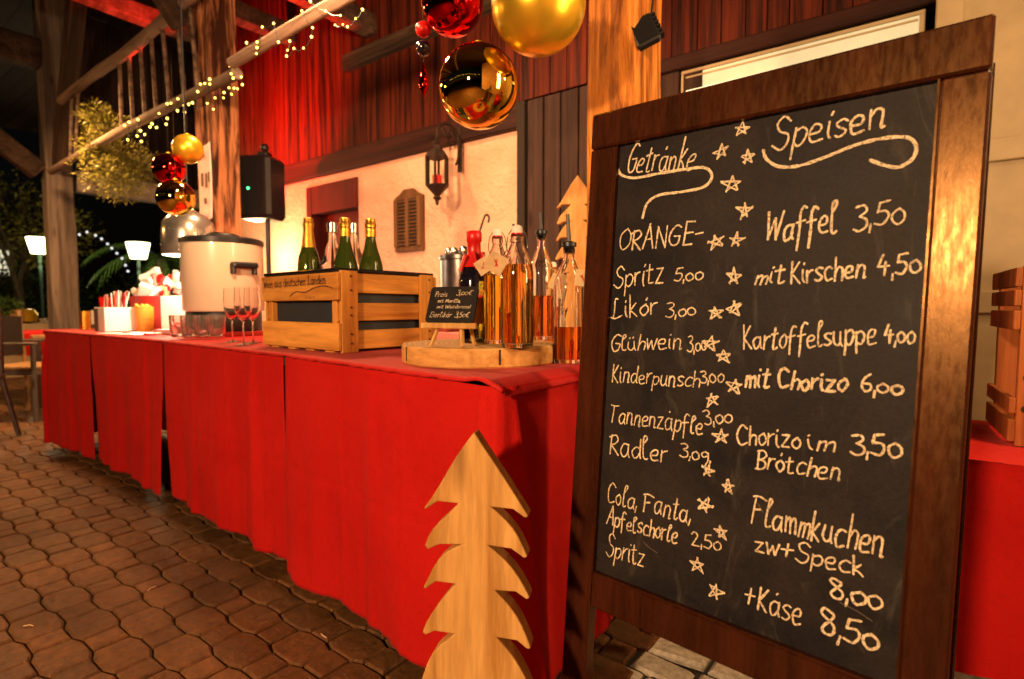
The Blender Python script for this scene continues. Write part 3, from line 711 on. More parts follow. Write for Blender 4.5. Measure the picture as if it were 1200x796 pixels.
b = MB(); b.box((0, .016, .0205), (.22, .14, .015), bev=.003); b.build('base_board', M['pine'], wt)
w2 = thing('wooden_tree', 'carved pale wooden fir tree half hidden between the menu board and plank door', 'decoration', (0, 0, 0))
p2 = onY(677, 205, 2.29); w2.location = (p2.x, p2.y, .80); w2.rotation_euler = (0, 0, math.radians(24))
k = (p2.z - .80) / .722
b = MB(); b.prism(tree_poly(k), 0, .03); b.build('fir_board', M['pine'], w2, bevel=.003)
b = MB(); b.box((0, .016, .0075), (.2, .12, .015)); b.build('base_board', M['pine'], w2)

# ================================================================== handwriting
GL = {
'a': '8,9 4,10 1,7 1,3 3,0 6,1 8,5/8,10 8,3 9.5,0', 'b': '1,18 1,9 1,0/1,7 5,10 8,7 8,3 5,0 1,1', 'c': '8,9 5,10 2,8 1,4 3,0 8,1',
'd': '8,9 4,10 1,7 1,3 3,0 6,1 8,5/8,18 8,3 9,0', 'e': '1,5 6,5.5 7,9 4,10 1,7 1,3 3,0 8,1', 'f': '8,17 5,18 3,14 3,5 3,-6/0,9 7,10',
'g': '8,9 4,10 1,7 1,3 4,1 8,4/8,10 8,-3 5,-7 1,-5', 'h': '1,18 1,9 1,0/1,6 4,10 7,8 7,0', 'i': '1,10 1,3 2.5,0/1.3,14 1.6,15',
'k': '1,18 1,9 1,0/6,11 1,5/1,5 4,3 7,0', 'l': '1,12 4,16 3,18 1,16 1,3 3,0 5,1', 'm': '1,10 1,0/1,7 4,10 5,7 5,0/5,7 8,10 9.5,7 9.5,0',
'n': '1,10 1,0/1,7 4,10 7,8 7,0 8.5,0', 'o': '5,10 1,7 1,3 4,0 7,3 7,7 4.5,10', 'p': '1,10 1,0 1,-7/1,8 5,10 8,7 7,2 4,0 1,2',
'r': '1,10 1,0/1,6 3,9 6,10', 's': '7,9 4,10 1,8 3,5.5 6,4 7,2 4,0 1,1', 't': '3,16 3,8 3,1 5,0 7,1/0,11 6,12', 'u': '1,10 1,3 4,0 7,3/7,10 7,3 8.5,0',
'w': '0,10 2,0/2,0 5,8/5,8 7,0/7,0 10,10', 'z': '1,10 7,10/7,10 1,0/1,0 8,0', 'v': '0,10 3.5,0/3.5,0 7,10', 'N': '1,0 1,18/1,18 9,0/9,0 9,18',
'ä': '8,9 4,10 1,7 1,3 3,0 6,1 8,5/8,10 8,3 9.5,0/4.5,15 4.8,16', 'ö': '5,10 1,7 1,3 4,0 7,3 7,7 4.5,10/4.5,14.5 5.4,16', 'ü': '1,10 1,3 4,0 7,3/7,10 7,3 8.5,0/2.5,14 2.8,15/6,14 6.3,15',
'A': '0,0 5,18/5,18 10,0/2,7 8,7', 'B': '2,18 2,9 2,0/1,17 6,18 9,14 6,10 2,9.5/2,9.5 8,8 9,3 6,0 1,0', 'C': '10,15 6,18 2,14 1,7 4,0 10,2', 'E': '2,18 2,9 2,0/2,18 9,18/2,9.5 8,9.5/2,0 9,0',
'F': '2,16 2,8 2,0/0,17 6,18 12,16/2,9 8,10', 'G': '10,16 6,18 2,13 1,6 4,0 9,1 10,7/5,8 10,8', 'K': '2,18 2,9 2,0/9,17 2,8/2,8 5,5 10,0', 'L': '5,18 3,18 3,8 2,1/0,1 4,0 10,2',
'O': '6,18 1,13 1,5 5,0 10,4 10,12 6,18', 'R': '2,18 2,9 2,0/0,16 6,18 9,14 6,10 2,9/2,9 6,5 10,0', 'S': '10,15 6,18 2,15 4,10 9,7 9,2 5,-1 0,2', 'T': '5,17 5,8 4,0/0,18 6,17 11,18',
'W': '0,18 3,0/3,0 7,13/7,13 10,0/10,0 14,17', 'P': '2,18 2,9 2,0/0,16 6,18 9,14 6,10 2,9', 'Z': '1,17 10,18/10,18 1,0/1,0 11,1', 'M': '0,0 2,18/2,18 6,5/6,5 10,18/10,18 12,0',
'0': '5,11 1,8 1,3 4,0 8,3 8,8 5,11', '1': '1,14 5,18/5,18 5,0', '2': '1,14 4,18 8,14 5,7 1,0/1,0 9,0', '3': '1,17 6,18 8,14 4,10/4,10 8,7 8,2 4,-1 0,1', '4': '5,18 1,8/1,8 10,8/7,12 6,0',
'5': '3,17 2,10/3,17 9,18/2,10 7,10 9,6 6,0 1,1', '6': '8,17 3,12 1,5 4,0 8,3 7,7 2,7', '8': '8,16 4,18 2,14 8,7 7,1 3,0 1,4 8,13 8,16', '9': '8,9 5,12 1,9 3,5 8,8/8,11 8,3 5,-6',
',': '1,2 0,-4', '.': '1,1 1.6,0', '-': '0,8 6,9', '+': '0,8 9,9/5,14 4,2', '€': '10,15 6,17 3,13 2,7 4,1 9,1/0,10 7,11/0,7 6,7', ' ': ''}
def word_strokes(txt, J_=1.0):
    out = []; x = 0
    for ch in txt:
        g_ = GL.get(ch, '')
        if ch == ' ': x += 6; continue
        st = [[tuple(float(q) for q in p.split(',')) for p in s_.split()] for s_ in g_.split('/')]
        mx = max(p[0] for s_ in st for p in s_)
        jit = J_ * rnd.uniform(-.9, .9); js = 1 + J_ * rnd.uniform(-.13, .12); sh = J_ * rnd.uniform(-.08, .10); pj = lambda: J_ * rnd.uniform(-.35, .35)
        out += [[(x + p[0] + p[1] * sh + pj(), p[1] * js + jit + pj()) for p in s_] for s_ in st]; x += mx + (1.8 if ch not in ',.' else 1.5)
    return out, x - 1.8
STK = [0]
def ribbon(b, pts2, wd, y):
    """flat chalk stroke in the local x,z plane at depth y, facing -y"""
    P = crom([(p[0], 0, p[1]) for p in pts2], 6) if len(pts2) > 2 else [Vector((p[0], 0, p[1])) for p in pts2]
    if len(P) == 2: P = [P[0].lerp(P[1], i / 4) for i in range(5)]
    STK[0] += 1; y = y - (STK[0] % 40) * 2.2e-5
    n = len(P); vs = []; fs = []
    sd = rnd.random() * 60
    for i, p in enumerate(P):
        t = (P[min(i + 1, n - 1)] - P[max(i - 1, 0)]); t = t.normalized() if t.length > 1e-9 else Vector((1, 0, 0))
        nn = Vector((-t.z, 0, t.x)); h = wd / 2 * (1 + .5 * fbm(sd + i * .55, 0, 0) + .15 * fbm(sd + i * 2.1, 3, 0)); 
        vs += [(p.x + nn.x * h, y, p.z + nn.z * h), (p.x - nn.x * h, y, p.z - nn.z * h)]
    for i in range(n - 1): q = 2 * i; fs.append((q, q + 1, q + 3, q + 2))
    for (p, e, sg) in ((P[0], 0, -1), (P[-1], n - 1, 1)):           # round ends
        k0 = len(vs); t = (P[min(e + 1, n - 1)] - P[max(e - 1, 0)]); t = t.normalized() if t.length > 1e-9 else Vector((1, 0, 0)); nn = Vector((-t.z, 0, t.x))
        for k in range(7):
            a = PI * k / 6; q = p + nn * math.cos(a) * wd / 2 + t * sg * math.sin(a) * wd / 2; vs.append((q.x, y - 5e-6, q.z))
        fs.append(tuple(range(k0, k0 + 7)) if sg > 0 else tuple(range(k0 + 6, k0 - 1, -1)))
    b.add(vs, fs)
def write(parent, txt, p0, p1, cap, wd, y, m, name='lettering', slant=.08, capunits=18.0):
    """p0,p1: baseline ends in the parent's local x,z; cap: capital height"""
    st, W = word_strokes(txt, 1.0 if cap > .03 or m is M['chalk'] and cap > .016 else .25); p0 = Vector(p0); p1 = Vector(p1); d = p1 - p0; L = d.length; ux = d / L; uz = Vector((-ux.y, ux.x))
    sx = L / W; sz = cap / capunits; b = MB(); amp = rnd.uniform(-.4, .4)
    for s_ in st:
        ribbon(b, [tuple(p0 + ux * (q[0] * sx + q[1] * sz * slant) + uz * (q[1] * sz)) for q in s_], wd * .72 * rnd.uniform(.85, 1.12), y)
    return b.build(name, m, parent, fix=False)

# ================================================================== MENU BOARD
BW, BH = .6468, 1.343
mb = thing('menu_board', 'tall standing chalkboard menu with handwritten drinks and food prices', 'chalkboard', (-.60, .9769, 0))
yw, ln_, rl = -.0839, .0638, -.0158
ex = Vector((math.cos(yw), math.sin(yw), 0)); ny = Vector((-math.sin(yw), math.cos(yw), 0)); ez = ZZ * math.cos(ln_) + ny * math.sin(ln_)
ax_ = ex * math.cos(rl) + ez * math.sin(rl); az_ = -ex * math.sin(rl) + ez * math.cos(rl); ay_ = az_.cross(ax_)
MBM = Matrix((ax_, ay_, az_)).transposed().to_4x4(); MBM.translation = mb.location
mb.matrix_world = MBM; MBI = MBM.inverted()
def onB(x, y, off=0):                       # photograph point -> local x,z on the board face
    r = MBI.to_3x3() @ ray(x, y); o = MBI @ CAM; t = (off - o.y) / r.y; q = o + r * t; return (q.x, q.z)
b = MB(); b.box((BW / 2, .018, BH - .037), (BW, .036, .074), bev=.004); b.build('top_rail', M['frame'], mb)
b = MB(); b.box((.0305, .018, (BH - .0745) / 2 + .0), (.061, .033, BH - .0755), bev=.004); b.build('side_stile', M['frame'], mb)
b = MB(); b.box((BW - .028, .018, (BH - .0745) / 2), (.056, .033, BH - .0755), bev=.004); b.build('side_stile', M['frame'], mb)
b = MB(); b.box((BW / 2 + .0025, .018, .338), (BW - .1185, .031, .072), bev=.004); b.build('bottom_rail', M['frame'], mb)
b = MB(); b.box((BW / 2 + .0025, .022, (.374 + BH - .0745) / 2), (BW - .1175, .012, BH - .0745 - .3745)); sl = b.build('writing_surface', M['slate'], mb)
b = MB()
for (x0, z0, x1, z1) in ((.0625, .376, .0625, BH - .076), (BW - .0575, .376, BW - .0575, BH - .076), (.0625, .3755, BW - .0625, .3755)):
    b.box(((x0 + x1) / 2, .0105, (z0 + z1) / 2), (abs(x1 - x0) + .003, .012, abs(z1 - z0) + .003))
b.build('edge_bead', M['frame'], mb)
# rear support frame
bl = Matrix.Rotation(.25, 4, 'X')
T_ = Matrix.Translation((0, .04, BH - .06)) @ bl @ Matrix.Translation((0, 0, -(BH - .06)))
for x0 in (.004, BW - .034):
    b = MB(); b.box((x0 + .018, .018, (BH - .06) / 2 + .03), (.036, .026, BH - .10), T=T_, bev=.003); b.build('rear_leg', M['frame'], mb)
b = MB(); b.box((BW / 2, .018, .32), (BW - .05, .02, .05), T=T_); b.box((BW / 2, .018, BH - .12), (BW - .05, .02, .05), T=T_); b.build('rear_rail', M['frame'], mb)
for x0 in (.1, BW - .1):
    b = MB(); b.box((x0, .042, BH - .045), (.05, .012, .05)); b.tube([(x0 - .03, .048, BH - .02), (x0 + .03, .048, BH - .02)], .006, 8); b.build('hinge', M['iron'], mb)
CY = .0155
def W(txt, a, b_, cap, wd=.0042, slant=.1):
    p0, p1 = onB(a[0], a[1], CY), onB(b_[0], b_[1], CY); pc = onB(a[0], a[1] - cap, CY)
    o = write(sl, txt, p0, p1, pc[1] - p0[1], wd, CY, M['chalk'], slant=slant); return o
W('Getränke', (733, 203), (812, 198), 31, .0045)
W('Speisen', (905, 176), (1036, 150), 36, .0050)
W('ORANGE-', (724, 294), (822, 286), 24)
W('Spritz', (719, 338), (777, 331), 26); W('5,00', (789, 330), (823, 328), 14, .0036, 0)
W('Likör', (716, 374), (770, 367), 23); W('3,00', (780, 371), (815, 370), 15, .0036, 0)
W('Waffel', (896, 283), (980, 273), 34, .0052); W('3,50', (1000, 269), (1060, 261), 26, .0044, 0)
W('mit', (884, 333), (918, 332), 20, .0048); W('Kirschen', (925, 333), (1014, 325), 24, .0046); W('4,50', (1027, 324), (1078, 320), 23, .0044, 0)
W('Glühwein', (715, 411), (799, 408), 19, .0037); W('3,00', (806, 412), (828, 411), 16, .0034, 0)
W('Kartoffelsuppe', (870, 410), (1026, 403), 26, .0042); W('4,00', (1036, 402), (1071, 402), 20, .0044, 0)
W('Kinderpunsch', (716, 447), (819, 454), 19, .0037); W('3,00', (821, 449), (848, 448), 15, .0036, 0)
W('mit Chorizo', (873, 453), (991, 459), 22, .0058); W('6,00', (1008, 459), (1057, 462), 19, .0050, 0)
W('Tannenzäpfle', (714, 494), (823, 509), 21, .0037); W('3,00', (826, 498), (858, 495), 16, .0036, 0)
W('Radler', (713, 533), (781, 543), 24, .0040); W('3,09', (797, 535), (830, 541), 15, .0036, 0)
W('Chorizo', (863, 520), (937, 526), 23, .0042); W('im', (946, 527), (977, 529), 19, .0046); W('3,50', (997, 530), (1056, 537), 24, .0048, 0)
W('Brötchen', (885, 548), (984, 563), 22, .0042)
W('Cola, Fanta,', (711, 588), (808, 612), 23, .0040)
W('Apfelschorle', (711, 614), (793, 638), 20, .0040); W('2,50', (810, 638), (845, 646), 17, .0038, 0)
W('Spritz', (710, 650), (754, 664), 25, .0038)
W('Flammkuchen', (878, 614), (1034, 652), 33, .0044)
W('zw+Speck', (884, 645), (1011, 676), 22, .0044)
W('8,00', (972, 699), (1033, 715), 25, .0052, 0)
W('+Käse', (872, 708), (938, 732), 31, .0046)
W('8,50', (962, 742), (1028, 762), 29, .0056, 0)
def swoosh(pts, wd=.0052):
    b = MB(); ribbon(b, [onB(x, y, CY) for x, y in pts], wd, CY); b.build('swoosh_line', M['chalk'], sl, fix=False)
Zm = lambda x, y: (680 + x / 2.486, 80 + y / 2.486)
swoosh([Zm(*p) for p in ((110, 295), (122, 312), (160, 320), (230, 307), (330, 291), (370, 293), (384, 318), (360, 346), (300, 360), (230, 370), (195, 395), (182, 436))])
swoosh([Zm(*p) for p in ((534, 240), (543, 265), (580, 287), (640, 284), (720, 257), (800, 225), (880, 205), (950, 202), (978, 225), (970, 262), (930, 288), (890, 284), (846, 269))])
def star(cx, cy_, r, rot=0):
    b = MB(); c = onB(cx, cy_, CY); k = (onB(cx, cy_ - r, CY)[1] - c[1]) * 1.02
    P = [(c[0] + k * math.sin(rot + a * 2 * PI / 5 * 2), c[1] + k * math.cos(rot + a * 2 * PI / 5 * 2)) for a in range(5)]
    hub = [(c[0] + k * .34 * math.sin(rot + PI / 5 + a * 2 * PI / 5), c[1] + k * .34 * math.cos(rot + PI / 5 + a * 2 * PI / 5)) for a in range(5)]
    tip = [(c[0] + k * math.sin(rot + a * 2 * PI / 5), c[1] + k * math.cos(rot + a * 2 * PI / 5)) for a in range(5)]
    tip = [(p[0] + k * rnd.uniform(-.24, .24), p[1] + k * rnd.uniform(-.24, .24)) for p in tip]
    j = lambda p: (p[0] + k * rnd.uniform(-.12, .12), p[1] + k * rnd.uniform(-.12, .12))
    for a in range(5): ribbon(b, [j(tip[(2 * a) % 5]), j(tip[(2 * a + 2) % 5])], .0029 * rnd.uniform(.7, 1.2), CY)
    b.build('star', M['chalk'], sl, fix=False)
st = [Zm(*p) for p in ((470, 178), (412, 245), (490, 258), (442, 342), (478, 417), (397, 505), (455, 500), (443, 607), (392, 715), (450, 700))]
Z2 = lambda x, y: (680 + x / 2.652, 340 + y / 2.652)
st += [Z2(*p) for p in ((405, 165), (448, 205), (478, 297), (410, 340), (438, 458), (398, 558), (460, 612))]
Z3 = lambda x, y: (640 + x / 2.5, 540 + y / 2.5)
st += [Z3(*p) for p in ((467, 130), (513, 210), (442, 305), (498, 383))]
for i, (x, y) in enumerate(st): star(x, y, 8.2 + (2 if i in (3,) else 0), rnd.uniform(-.25, .25))
# faint smears
b = MB()
for pts in (((754, 635), (760, 641), (770, 648)), ((984, 706), (1004, 716), (1022, 728)), ((888, 590), (894, 600))):
    ribbon(b, [onB(x, y, CY) for x, y in pts], .0016, CY)
b.build('chalk_smear', M['brownbox'], sl, fix=False)

# ================================================================== THINGS ON THE COUNTER
TT = TZ + .0085
def P_(x, y, z=TT): return onZ(x, y, z)
ds = thing('log_slice', 'thick round pale log slice serving board at the counter corner', 'serving board', (-.962, 1.152, TT))
R0 = .212; n = 56; out = []
for k in range(n): a = 2 * PI * k / n; out.append(R0 * (1 + .025 * fbm(math.cos(a) * 1.3, math.sin(a) * 1.3, 3) + .008 * fbm(math.cos(a) * 8, math.sin(a) * 8, 1)))
b = MB(); vs = []
for rr, z in ((.985, 0), (1, .004), (1.0, .043), (.985, .048)):
    for k in range(n): a = 2 * PI * k / n; vs.append((out[k] * rr * math.cos(a), out[k] * rr * math.sin(a), z))
fs = [(i * n + k, i * n + (k + 1) % n, (i + 1) * n + (k + 1) % n, (i + 1) * n + k) for i in range(3) for k in range(n)] + [tuple(range(n))[::-1]]
b.add(vs, fs); b.build('rim', M['sliceedge'], ds)
b = MB(); b.add([(out[k] * .985 * math.cos(2 * PI * k / n), out[k] * .985 * math.sin(2 * PI * k / n), .0482) for k in range(n)], [tuple(range(n))]); b.build('cut_face', M['slice'], ds, fix=False)
b = MB()
for a in (-1.95, -1.25, -.65): b.box((R0 * 1.0 * math.cos(a), R0 * 1.0 * math.sin(a), .027), (.003, .003, .036))
b.build('crack', M['darkhole'], ds)
DZT = TT + .0485

def bottle_swing(t, r, h, liq, fill, m='glass'):
    n = 28; hb = h * .62; out = [(r * .55, .002), (r * .93, 0), (r, .008), (r, hb), (r * .93, hb + .02), (r * .6, hb + .05), (r * .36, hb + .075), (r * .33, h - .035), (r * .40, h - .032), (r * .40, h - .018), (r * .30, h - .016)]
    inn = [(q - .003, z) for q, z in out[::-1] if z > .01]; inn[0] = (r * .24, h - .016)
    prof = out + inn[:-1] + [(r - .004, .012), (r * .5, .010), (0.0001, .012)]
    b = MB(); b.lathe([(0.0001, .004)] + prof, n, cap=False); b.build('glass_body', M[m], t)
    b = MB(); zf = h * fill; pr_ = [(0.0001, .0118), (r - .0030, .0118), (r - .0024, .018)] 
    for q, z in out[3:7]:
        if z < zf: pr_.append((q - .0024, z))
    last = pr_[-1][0] if zf < hb else None
    if zf < hb: pr_.append((r - .0024, zf))
    pr_.append((0.0001, pr_[-1][1] + .0001)); b.lathe(pr_, n, cap=False); b.build('liquor', M[liq], t)
def swing_top(t, r, h):
    b = MB(); b.lathe([(r * .30, h - .018), (r * .34, h - .010), (r * .3, h + .002), (r * .12, h + .006), (0.0001, h + .006)], 14); b.build('ceramic_stopper', M['paper'], t)
    b = MB(); b.lathe([(r * .36, h - .020), (r * .36, h - .014)], 14); b.build('rubber_ring', M['redwax'], t)
    for s_ in (-1, 1):
        b = MB(); b.tube(crom([(s_ * r * .42, 0, h - .065), (s_ * r * .62, .008, h - .05), (s_ * r * .55, .004, h - .02), (s_ * r * .3, 0, h - .004)], 5), .0013, 5); b.build('wire_clip', M['steel'], t)
def pourer(t, r, h, top):
    b = MB(); b.lathe([(r * .3, h - .03), (r * .36, h - .016), (r * .5, h - .014), (r * .5, h - .004), (r * .25, h), (.0001, h)], 12); b.build('pourer_cap', M['black'], t)
    b = MB(); b.tube([(0, 0, h - .004), (-.004, 0, h + top)], [.006, .0045], 8); b.build('pourer_spout', M['black'], t)
def ktag(t, x, y, z, s=.026, rot=.6, tilt=.2):
    T = Matrix.Translation((x, y, z)) @ Matrix.Rotation(tilt, 4, 'Z') @ Matrix.Rotation(rot, 4, 'Y')
    b = MB(); b.box((0, 0, 0), (s * 1.5, .0015, s * 1.5), T=T); b.build('kraft_tag', M['kraft'], t)
    b = MB(); b.tube([T @ Vector((-.008, -.0016, .006)), T @ Vector((.007, -.0016, -.004))], .0012, 4); b.tube([T @ Vector((-.002, -.0016, .009)), T @ Vector((.003, -.0016, -.008))], .001, 4); b.build('tag_mark', M['redwax'], t)
    b = MB(); b.tube(crom([(x, y, z + s), (x * .6, y * .8, z + s * 1.5), (0, -.02, z + s * 2.1)], 4), .0008, 4); b.build('string', M['kraft'], t)
GP = 'liqueur bottles on and beside the log slice'
CAMYAW = math.radians(36.5)
def bt(lbl, x, y, z=None, rz=CAMYAW): 
    p = P_(x, y, DZT if z is None else z); return thing('liqueur_bottle', lbl, 'bottle', (p.x, p.y, p.z), rz, GP)
t = bt('full swing top bottle of amber liqueur nearest the camera with a kraft tag', 606, 407); bottle_swing(t, .040, .290, 'amber', .72); swing_top(t, .040, .290); ktag(t, -.05, -.052, .200, .030, .5, .1)
t = bt('swing top bottle of yellow and amber liqueur just behind the nearest one', 583, 402.5); bottle_swing(t, .038, .302, 'yellowliq', .66); swing_top(t, .038, .302); ktag(t, -.035, -.045, .205, .026, 1.0, -.1)
t = bt('slim bottle with black pourer between the two swing top bottles', 603, 394); bottle_swing(t, .032, .330, 'yellowliq', .30); pourer(t, .032, .330, .045)
t = bt('bottle with black pourer at the right rear edge of the log slice', 634, 398); bottle_swing(t, .036, .330, 'amberdark', .40); pourer(t, .036, .330, .05); ktag(t, .045, -.03, .17, .03, .4, .2)
t = bt('half empty bottle with black pourer standing on the red cloth beside the log slice', 666, 425, TT); bottle_swing(t, .040, .318, 'amberdark', .30); pourer(t, .040, .318, .07); ktag(t, .03, -.045, .22, .028, .1, .3)
t = bt('dark amber swing top bottle with big kraft tag behind right rim of log slice', 648, 404, TT); bottle_swing(t, .038, .315, 'amberdark', .44); swing_top(t, .038, .315); ktag(t, .0, -.055, .175, .036, .5, .1)
# dark bottle with red seal
p = P_(556, 401, DZT); t = thing('sealed_bottle', 'dark bottle with red wax seal and orange label behind the small price sign', 'bottle', p, CAMYAW); t.scale = (1.05, 1.05, .87)
b = MB(); b.lathe([(.0001, .003), (.03, 0), (.041, .006), (.042, .19), (.039, .215), (.027, .25), (.0165, .275), (.0155, .33), (.0001, .33)], 28); b.build('glass_body', M['darkglass'], t)
b = MB(); b.lathe([(.0360, .238), (.027, .262), (.0185, .283), (.0175, .318), (.0205, .322), (.0205, .350), (.017, .354), (.0001, .354)], 20, cap=False); b.build('red_seal', M['redwax'], t)
b = MB(); b.tube([(-.02, -.03, .275), (-.034, -.032, .225)], .006, 6); b.tube([(.022, -.02, .285), (.038, -.028, .21)], .007, 6); b.tube([(.0, -.03, .285), (.012, -.042, .23)], .006, 6); b.build('seal_ribbon', M['redwax'], t)
b = MB(); vs = [(.0426 * math.sin(a), -.0426 * math.cos(a), z) for z in (.06, .165) for a in [(-1.0 + 2.0 * k / 12) for k in range(13)]]
b.add(vs, [(k, k + 1, k + 14, k + 13) for k in range(12)], True); lb_ = b.build('label', M['orangelabel'], t, fix=False)
b = MB(); b.box((0, -.0435, .145), (.045, .001, .010)); b.build('label_print', M['redwax'], t)
# mini easel with slate
p = P_(529, 406, DZT); es = thing('price_easel', 'small slate price sign on a little wooden easel on the log slice', 'price sign', (p.x, p.y, p.z), math.radians(17))
b = MB(); b.tube([(-.052, -.012, 0), (-.03, .0, .058)], .0055, 6); b.build('leg', M['pine'], es)
b = MB(); b.tube([(.038, -.018, 0), (.030, -.004, .058)], .0065, 6); b.build('leg', M['pine'], es)
b = MB(); b.tube([(.030, .075, 0), (.028, .03, .10)], .006, 6); b.build('leg', M['pine'], es)
b = MB(); b.box((0, -.014, .052), (.150, .016, .014), bev=.002); b.build('ledge', M['pine'], es)
TE = Matrix.Translation((0, -.016, .060)) @ Matrix.Rotation(-.42, 4, 'X')
sg = MB()
cornr = lambda x0, z0, x1, z1, r: [(cx + r * math.cos(a), cz + r * math.sin(a)) for cx, cz, a0 in ((x1 - r, z1 - r, 0), (x0 + r, z1 - r, PI / 2), (x0 + r, z0 + r, PI), (x1 - r, z0 + r, 1.5 * PI)) for a in [a0 + PI / 2 * k / 4 for k in range(5)]]
sg.prism(cornr(-.066, 0, .066, .098, .009), 0, .004); so_ = sg.build('slate_plate', M['slate'], es); so_.matrix_local = TE
for txt, a, c, cap in (('Preis', (-.052, .070), (-.018, .070), .014), ('3,00€', (.008, .074), (.050, .074), .014), ('mit Marille,', (-.040, .054), (.022, .054), .009), ('mit Weinbrand', (-.040, .038), (.052, .038), .009), ('Eierlikör', (-.056, .014), (.004, .014), .014), ('3,50€', (.014, .014), (.052, .014), .014)):
    write(so_, txt, a, c, cap, .0016, -.0008, M['chalk'], slant=.2)

# wine crate
cr_ = thing('wine_crate', 'slatted wooden wine crate with branded lettering and dark liner', 'crate', (-1.690, 1.27, TT), math.radians(-3.5))
CL, CW, CH = .50, .40, .262
def cbox(name, m, c, d, bev=.002):
    b = MB(); b.box((0, 0, 0), d, bev=bev); o = b.build(name, m, cr_); o.location = c; return o
for (z, h_) in ((.052, .088), (.212, .088)):
    pf = cbox('slat', M['crate'], (0, -CW / 2 + .0, z), (CL, .012, h_)); 
    if z > .1: front = pf
    cbox('slat', M['crate'], (0, CW / 2, z), (CL, .012, h_))
for sx in (-1, 1):
    for (z, h_) in ((.04, .062), (.131, .058), (.224, .064)):
        b = MB(); b.box((0, 0, 0), (.012, CW - .02, h_), bev=.002); o = b.build('slat', wood('crate_end_slat', (.40, .13, .02), (.74, .34, .07), 'Y', 14, .6, .3, .12, stretch=.1) if 'crate_end' not in M else M['crate_end'], cr_); M['crate_end'] = o.data.materials[0]
        o.location = (sx * (CL / 2 - .018), 0, z)
    for sy in (-1, 1):
        cbox('corner_post', M['cratev'], (sx * (CL / 2 - .006), sy * (CW / 2 - .038), CH / 2), (.013, .062, CH))
        cbox('corner_block', M['cratev'], (sx * (CL / 2 - .04), sy * (CW / 2 - .018), CH / 2), (.028, .022, CH - .01))
        b = MB()
        for z in (.03, .06, .12, .145, .2, .245):
            b.sphere((0, 0, z), .0035, 6, 4)
        o = b.build('nail', M['iron'], cr_); o.location = (sx * (CL / 2 + .0015), sy * (CW / 2 - .03 - .012 * (1 if sy < 0 else 0)), 0)
cbox('liner', M['linerm'], (0, 0, CH / 2 + .004), (CL - .06, CW - .05, CH - .012), .004)
b = MB()
for (c, d) in (((0, -CW / 2 + .012, CH + .002), (CL - .02, .03, .012)), ((0, CW / 2 - .012, CH + .002), (CL - .02, .03, .012)), ((-CL / 2 + .02, 0, CH + .002), (.03, CW - .055, .012)), ((CL / 2 - .02, 0, CH + .002), (.03, CW - .055, .012))): b.box(c, d, bev=.003)
b.build('liner_rim', M['blackgloss'], cr_)
for x0 in (-.18, -.06, .06, .18): cbox('bottom_runner', M['crate'], (x0, -CW / 2 + .02, .004), (.05, .03, .008), 0)
write(front, 'Wein aus deutschen Landen', (-.228, .004), (.185, .010), .028, .0046, -.0072, M['ink'], slant=0)
b = MB(); ribbon(b, [(-.04, -.028), (.0, -.014), (.06, -.016), (.12, -.002), (.18, .002), (.225, -.006)], .003, -.0072); b.build('wave_print', M['ink'], front, fix=False)
write(front, 'Wein', (.06, -.037), (.12, -.037), .010, .0012, -.0072, M['ink'], slant=.2)
# bottles in the crate
CM = Matrix.Translation(cr_.location) @ Matrix.Rotation(math.radians(-3.5), 4, 'Z')
def champ(name, lbl, px, ytop, lx, glassm, foil, r=.041, neck=.0145, foilh=.10, cap=True, Yp=1.25):
    topP = onY(px, ytop, Yp); h = .33; z0 = topP.z - h
    t = thing(name, lbl, 'bottle', (topP.x, topP.y, z0), CAMYAW, 'bottles standing in the wine crate')
    b = MB(); b.lathe([(.0001, .004), (r * .8, 0), (r, .01), (r, h * .50), (r * .9, h * .56), (r * .55, h * .70), (neck * 1.15, h * .80), (neck, h * .9), (neck, h - .012), (neck * .9, h - .01), (.0001, h - .01)], 26); b.build('glass_body', M[glassm], t)
    if foil:
        hh = h - foilh; rr = max(neck * 1.25, 0); 
        b = MB(); b.lathe([(r * .74 if foilh > .11 else neck * 1.30, hh), (neck * (1.75 if foilh > .11 else 1.25), hh + .028), (neck * 1.18, max(h - .04, hh + .029)), (neck * 1.38, max(h - .03, hh + .03)), (neck * 1.38, h - .018), (neck * 1.18, h - .014), (neck * 1.2, h - .001), (neck * .8, h + .002), (.0001, h + .002)], 20, cap=False); b.build('foil', M[foil], t)
    return t
champ('sparkling_wine_bottle', 'sparkling wine bottle with long orange gold foil, leftmost in the crate', 361, 256, 0, 'greenglass', 'goldfoil', foilh=.135, Yp=1.20)
t = champ('water_bottle', 'clear ribbed bottle with silver cap left of the short gold foil bottle', 389, 261, 0, 'glass', 'steel', r=.047, foilh=.035, Yp=1.25)
champ('wine_bottle', 'green bottle with short gold foil in the middle of the crate', 404, 256, 0, 'greenglass', 'goldfoil', foilh=.062, Yp=1.17)
t = champ('water_bottle', 'clear ribbed bottle with silver cap behind the middle green bottle', 414, 262, 0, 'glass', 'steel', r=.045, foilh=.035, Yp=1.31)
champ('wine_bottle', 'green bottle with short gold foil standing rightmost in the crate', 434, 257, 0, 'greenglass', 'goldfoil', foilh=.062, Yp=1.25)

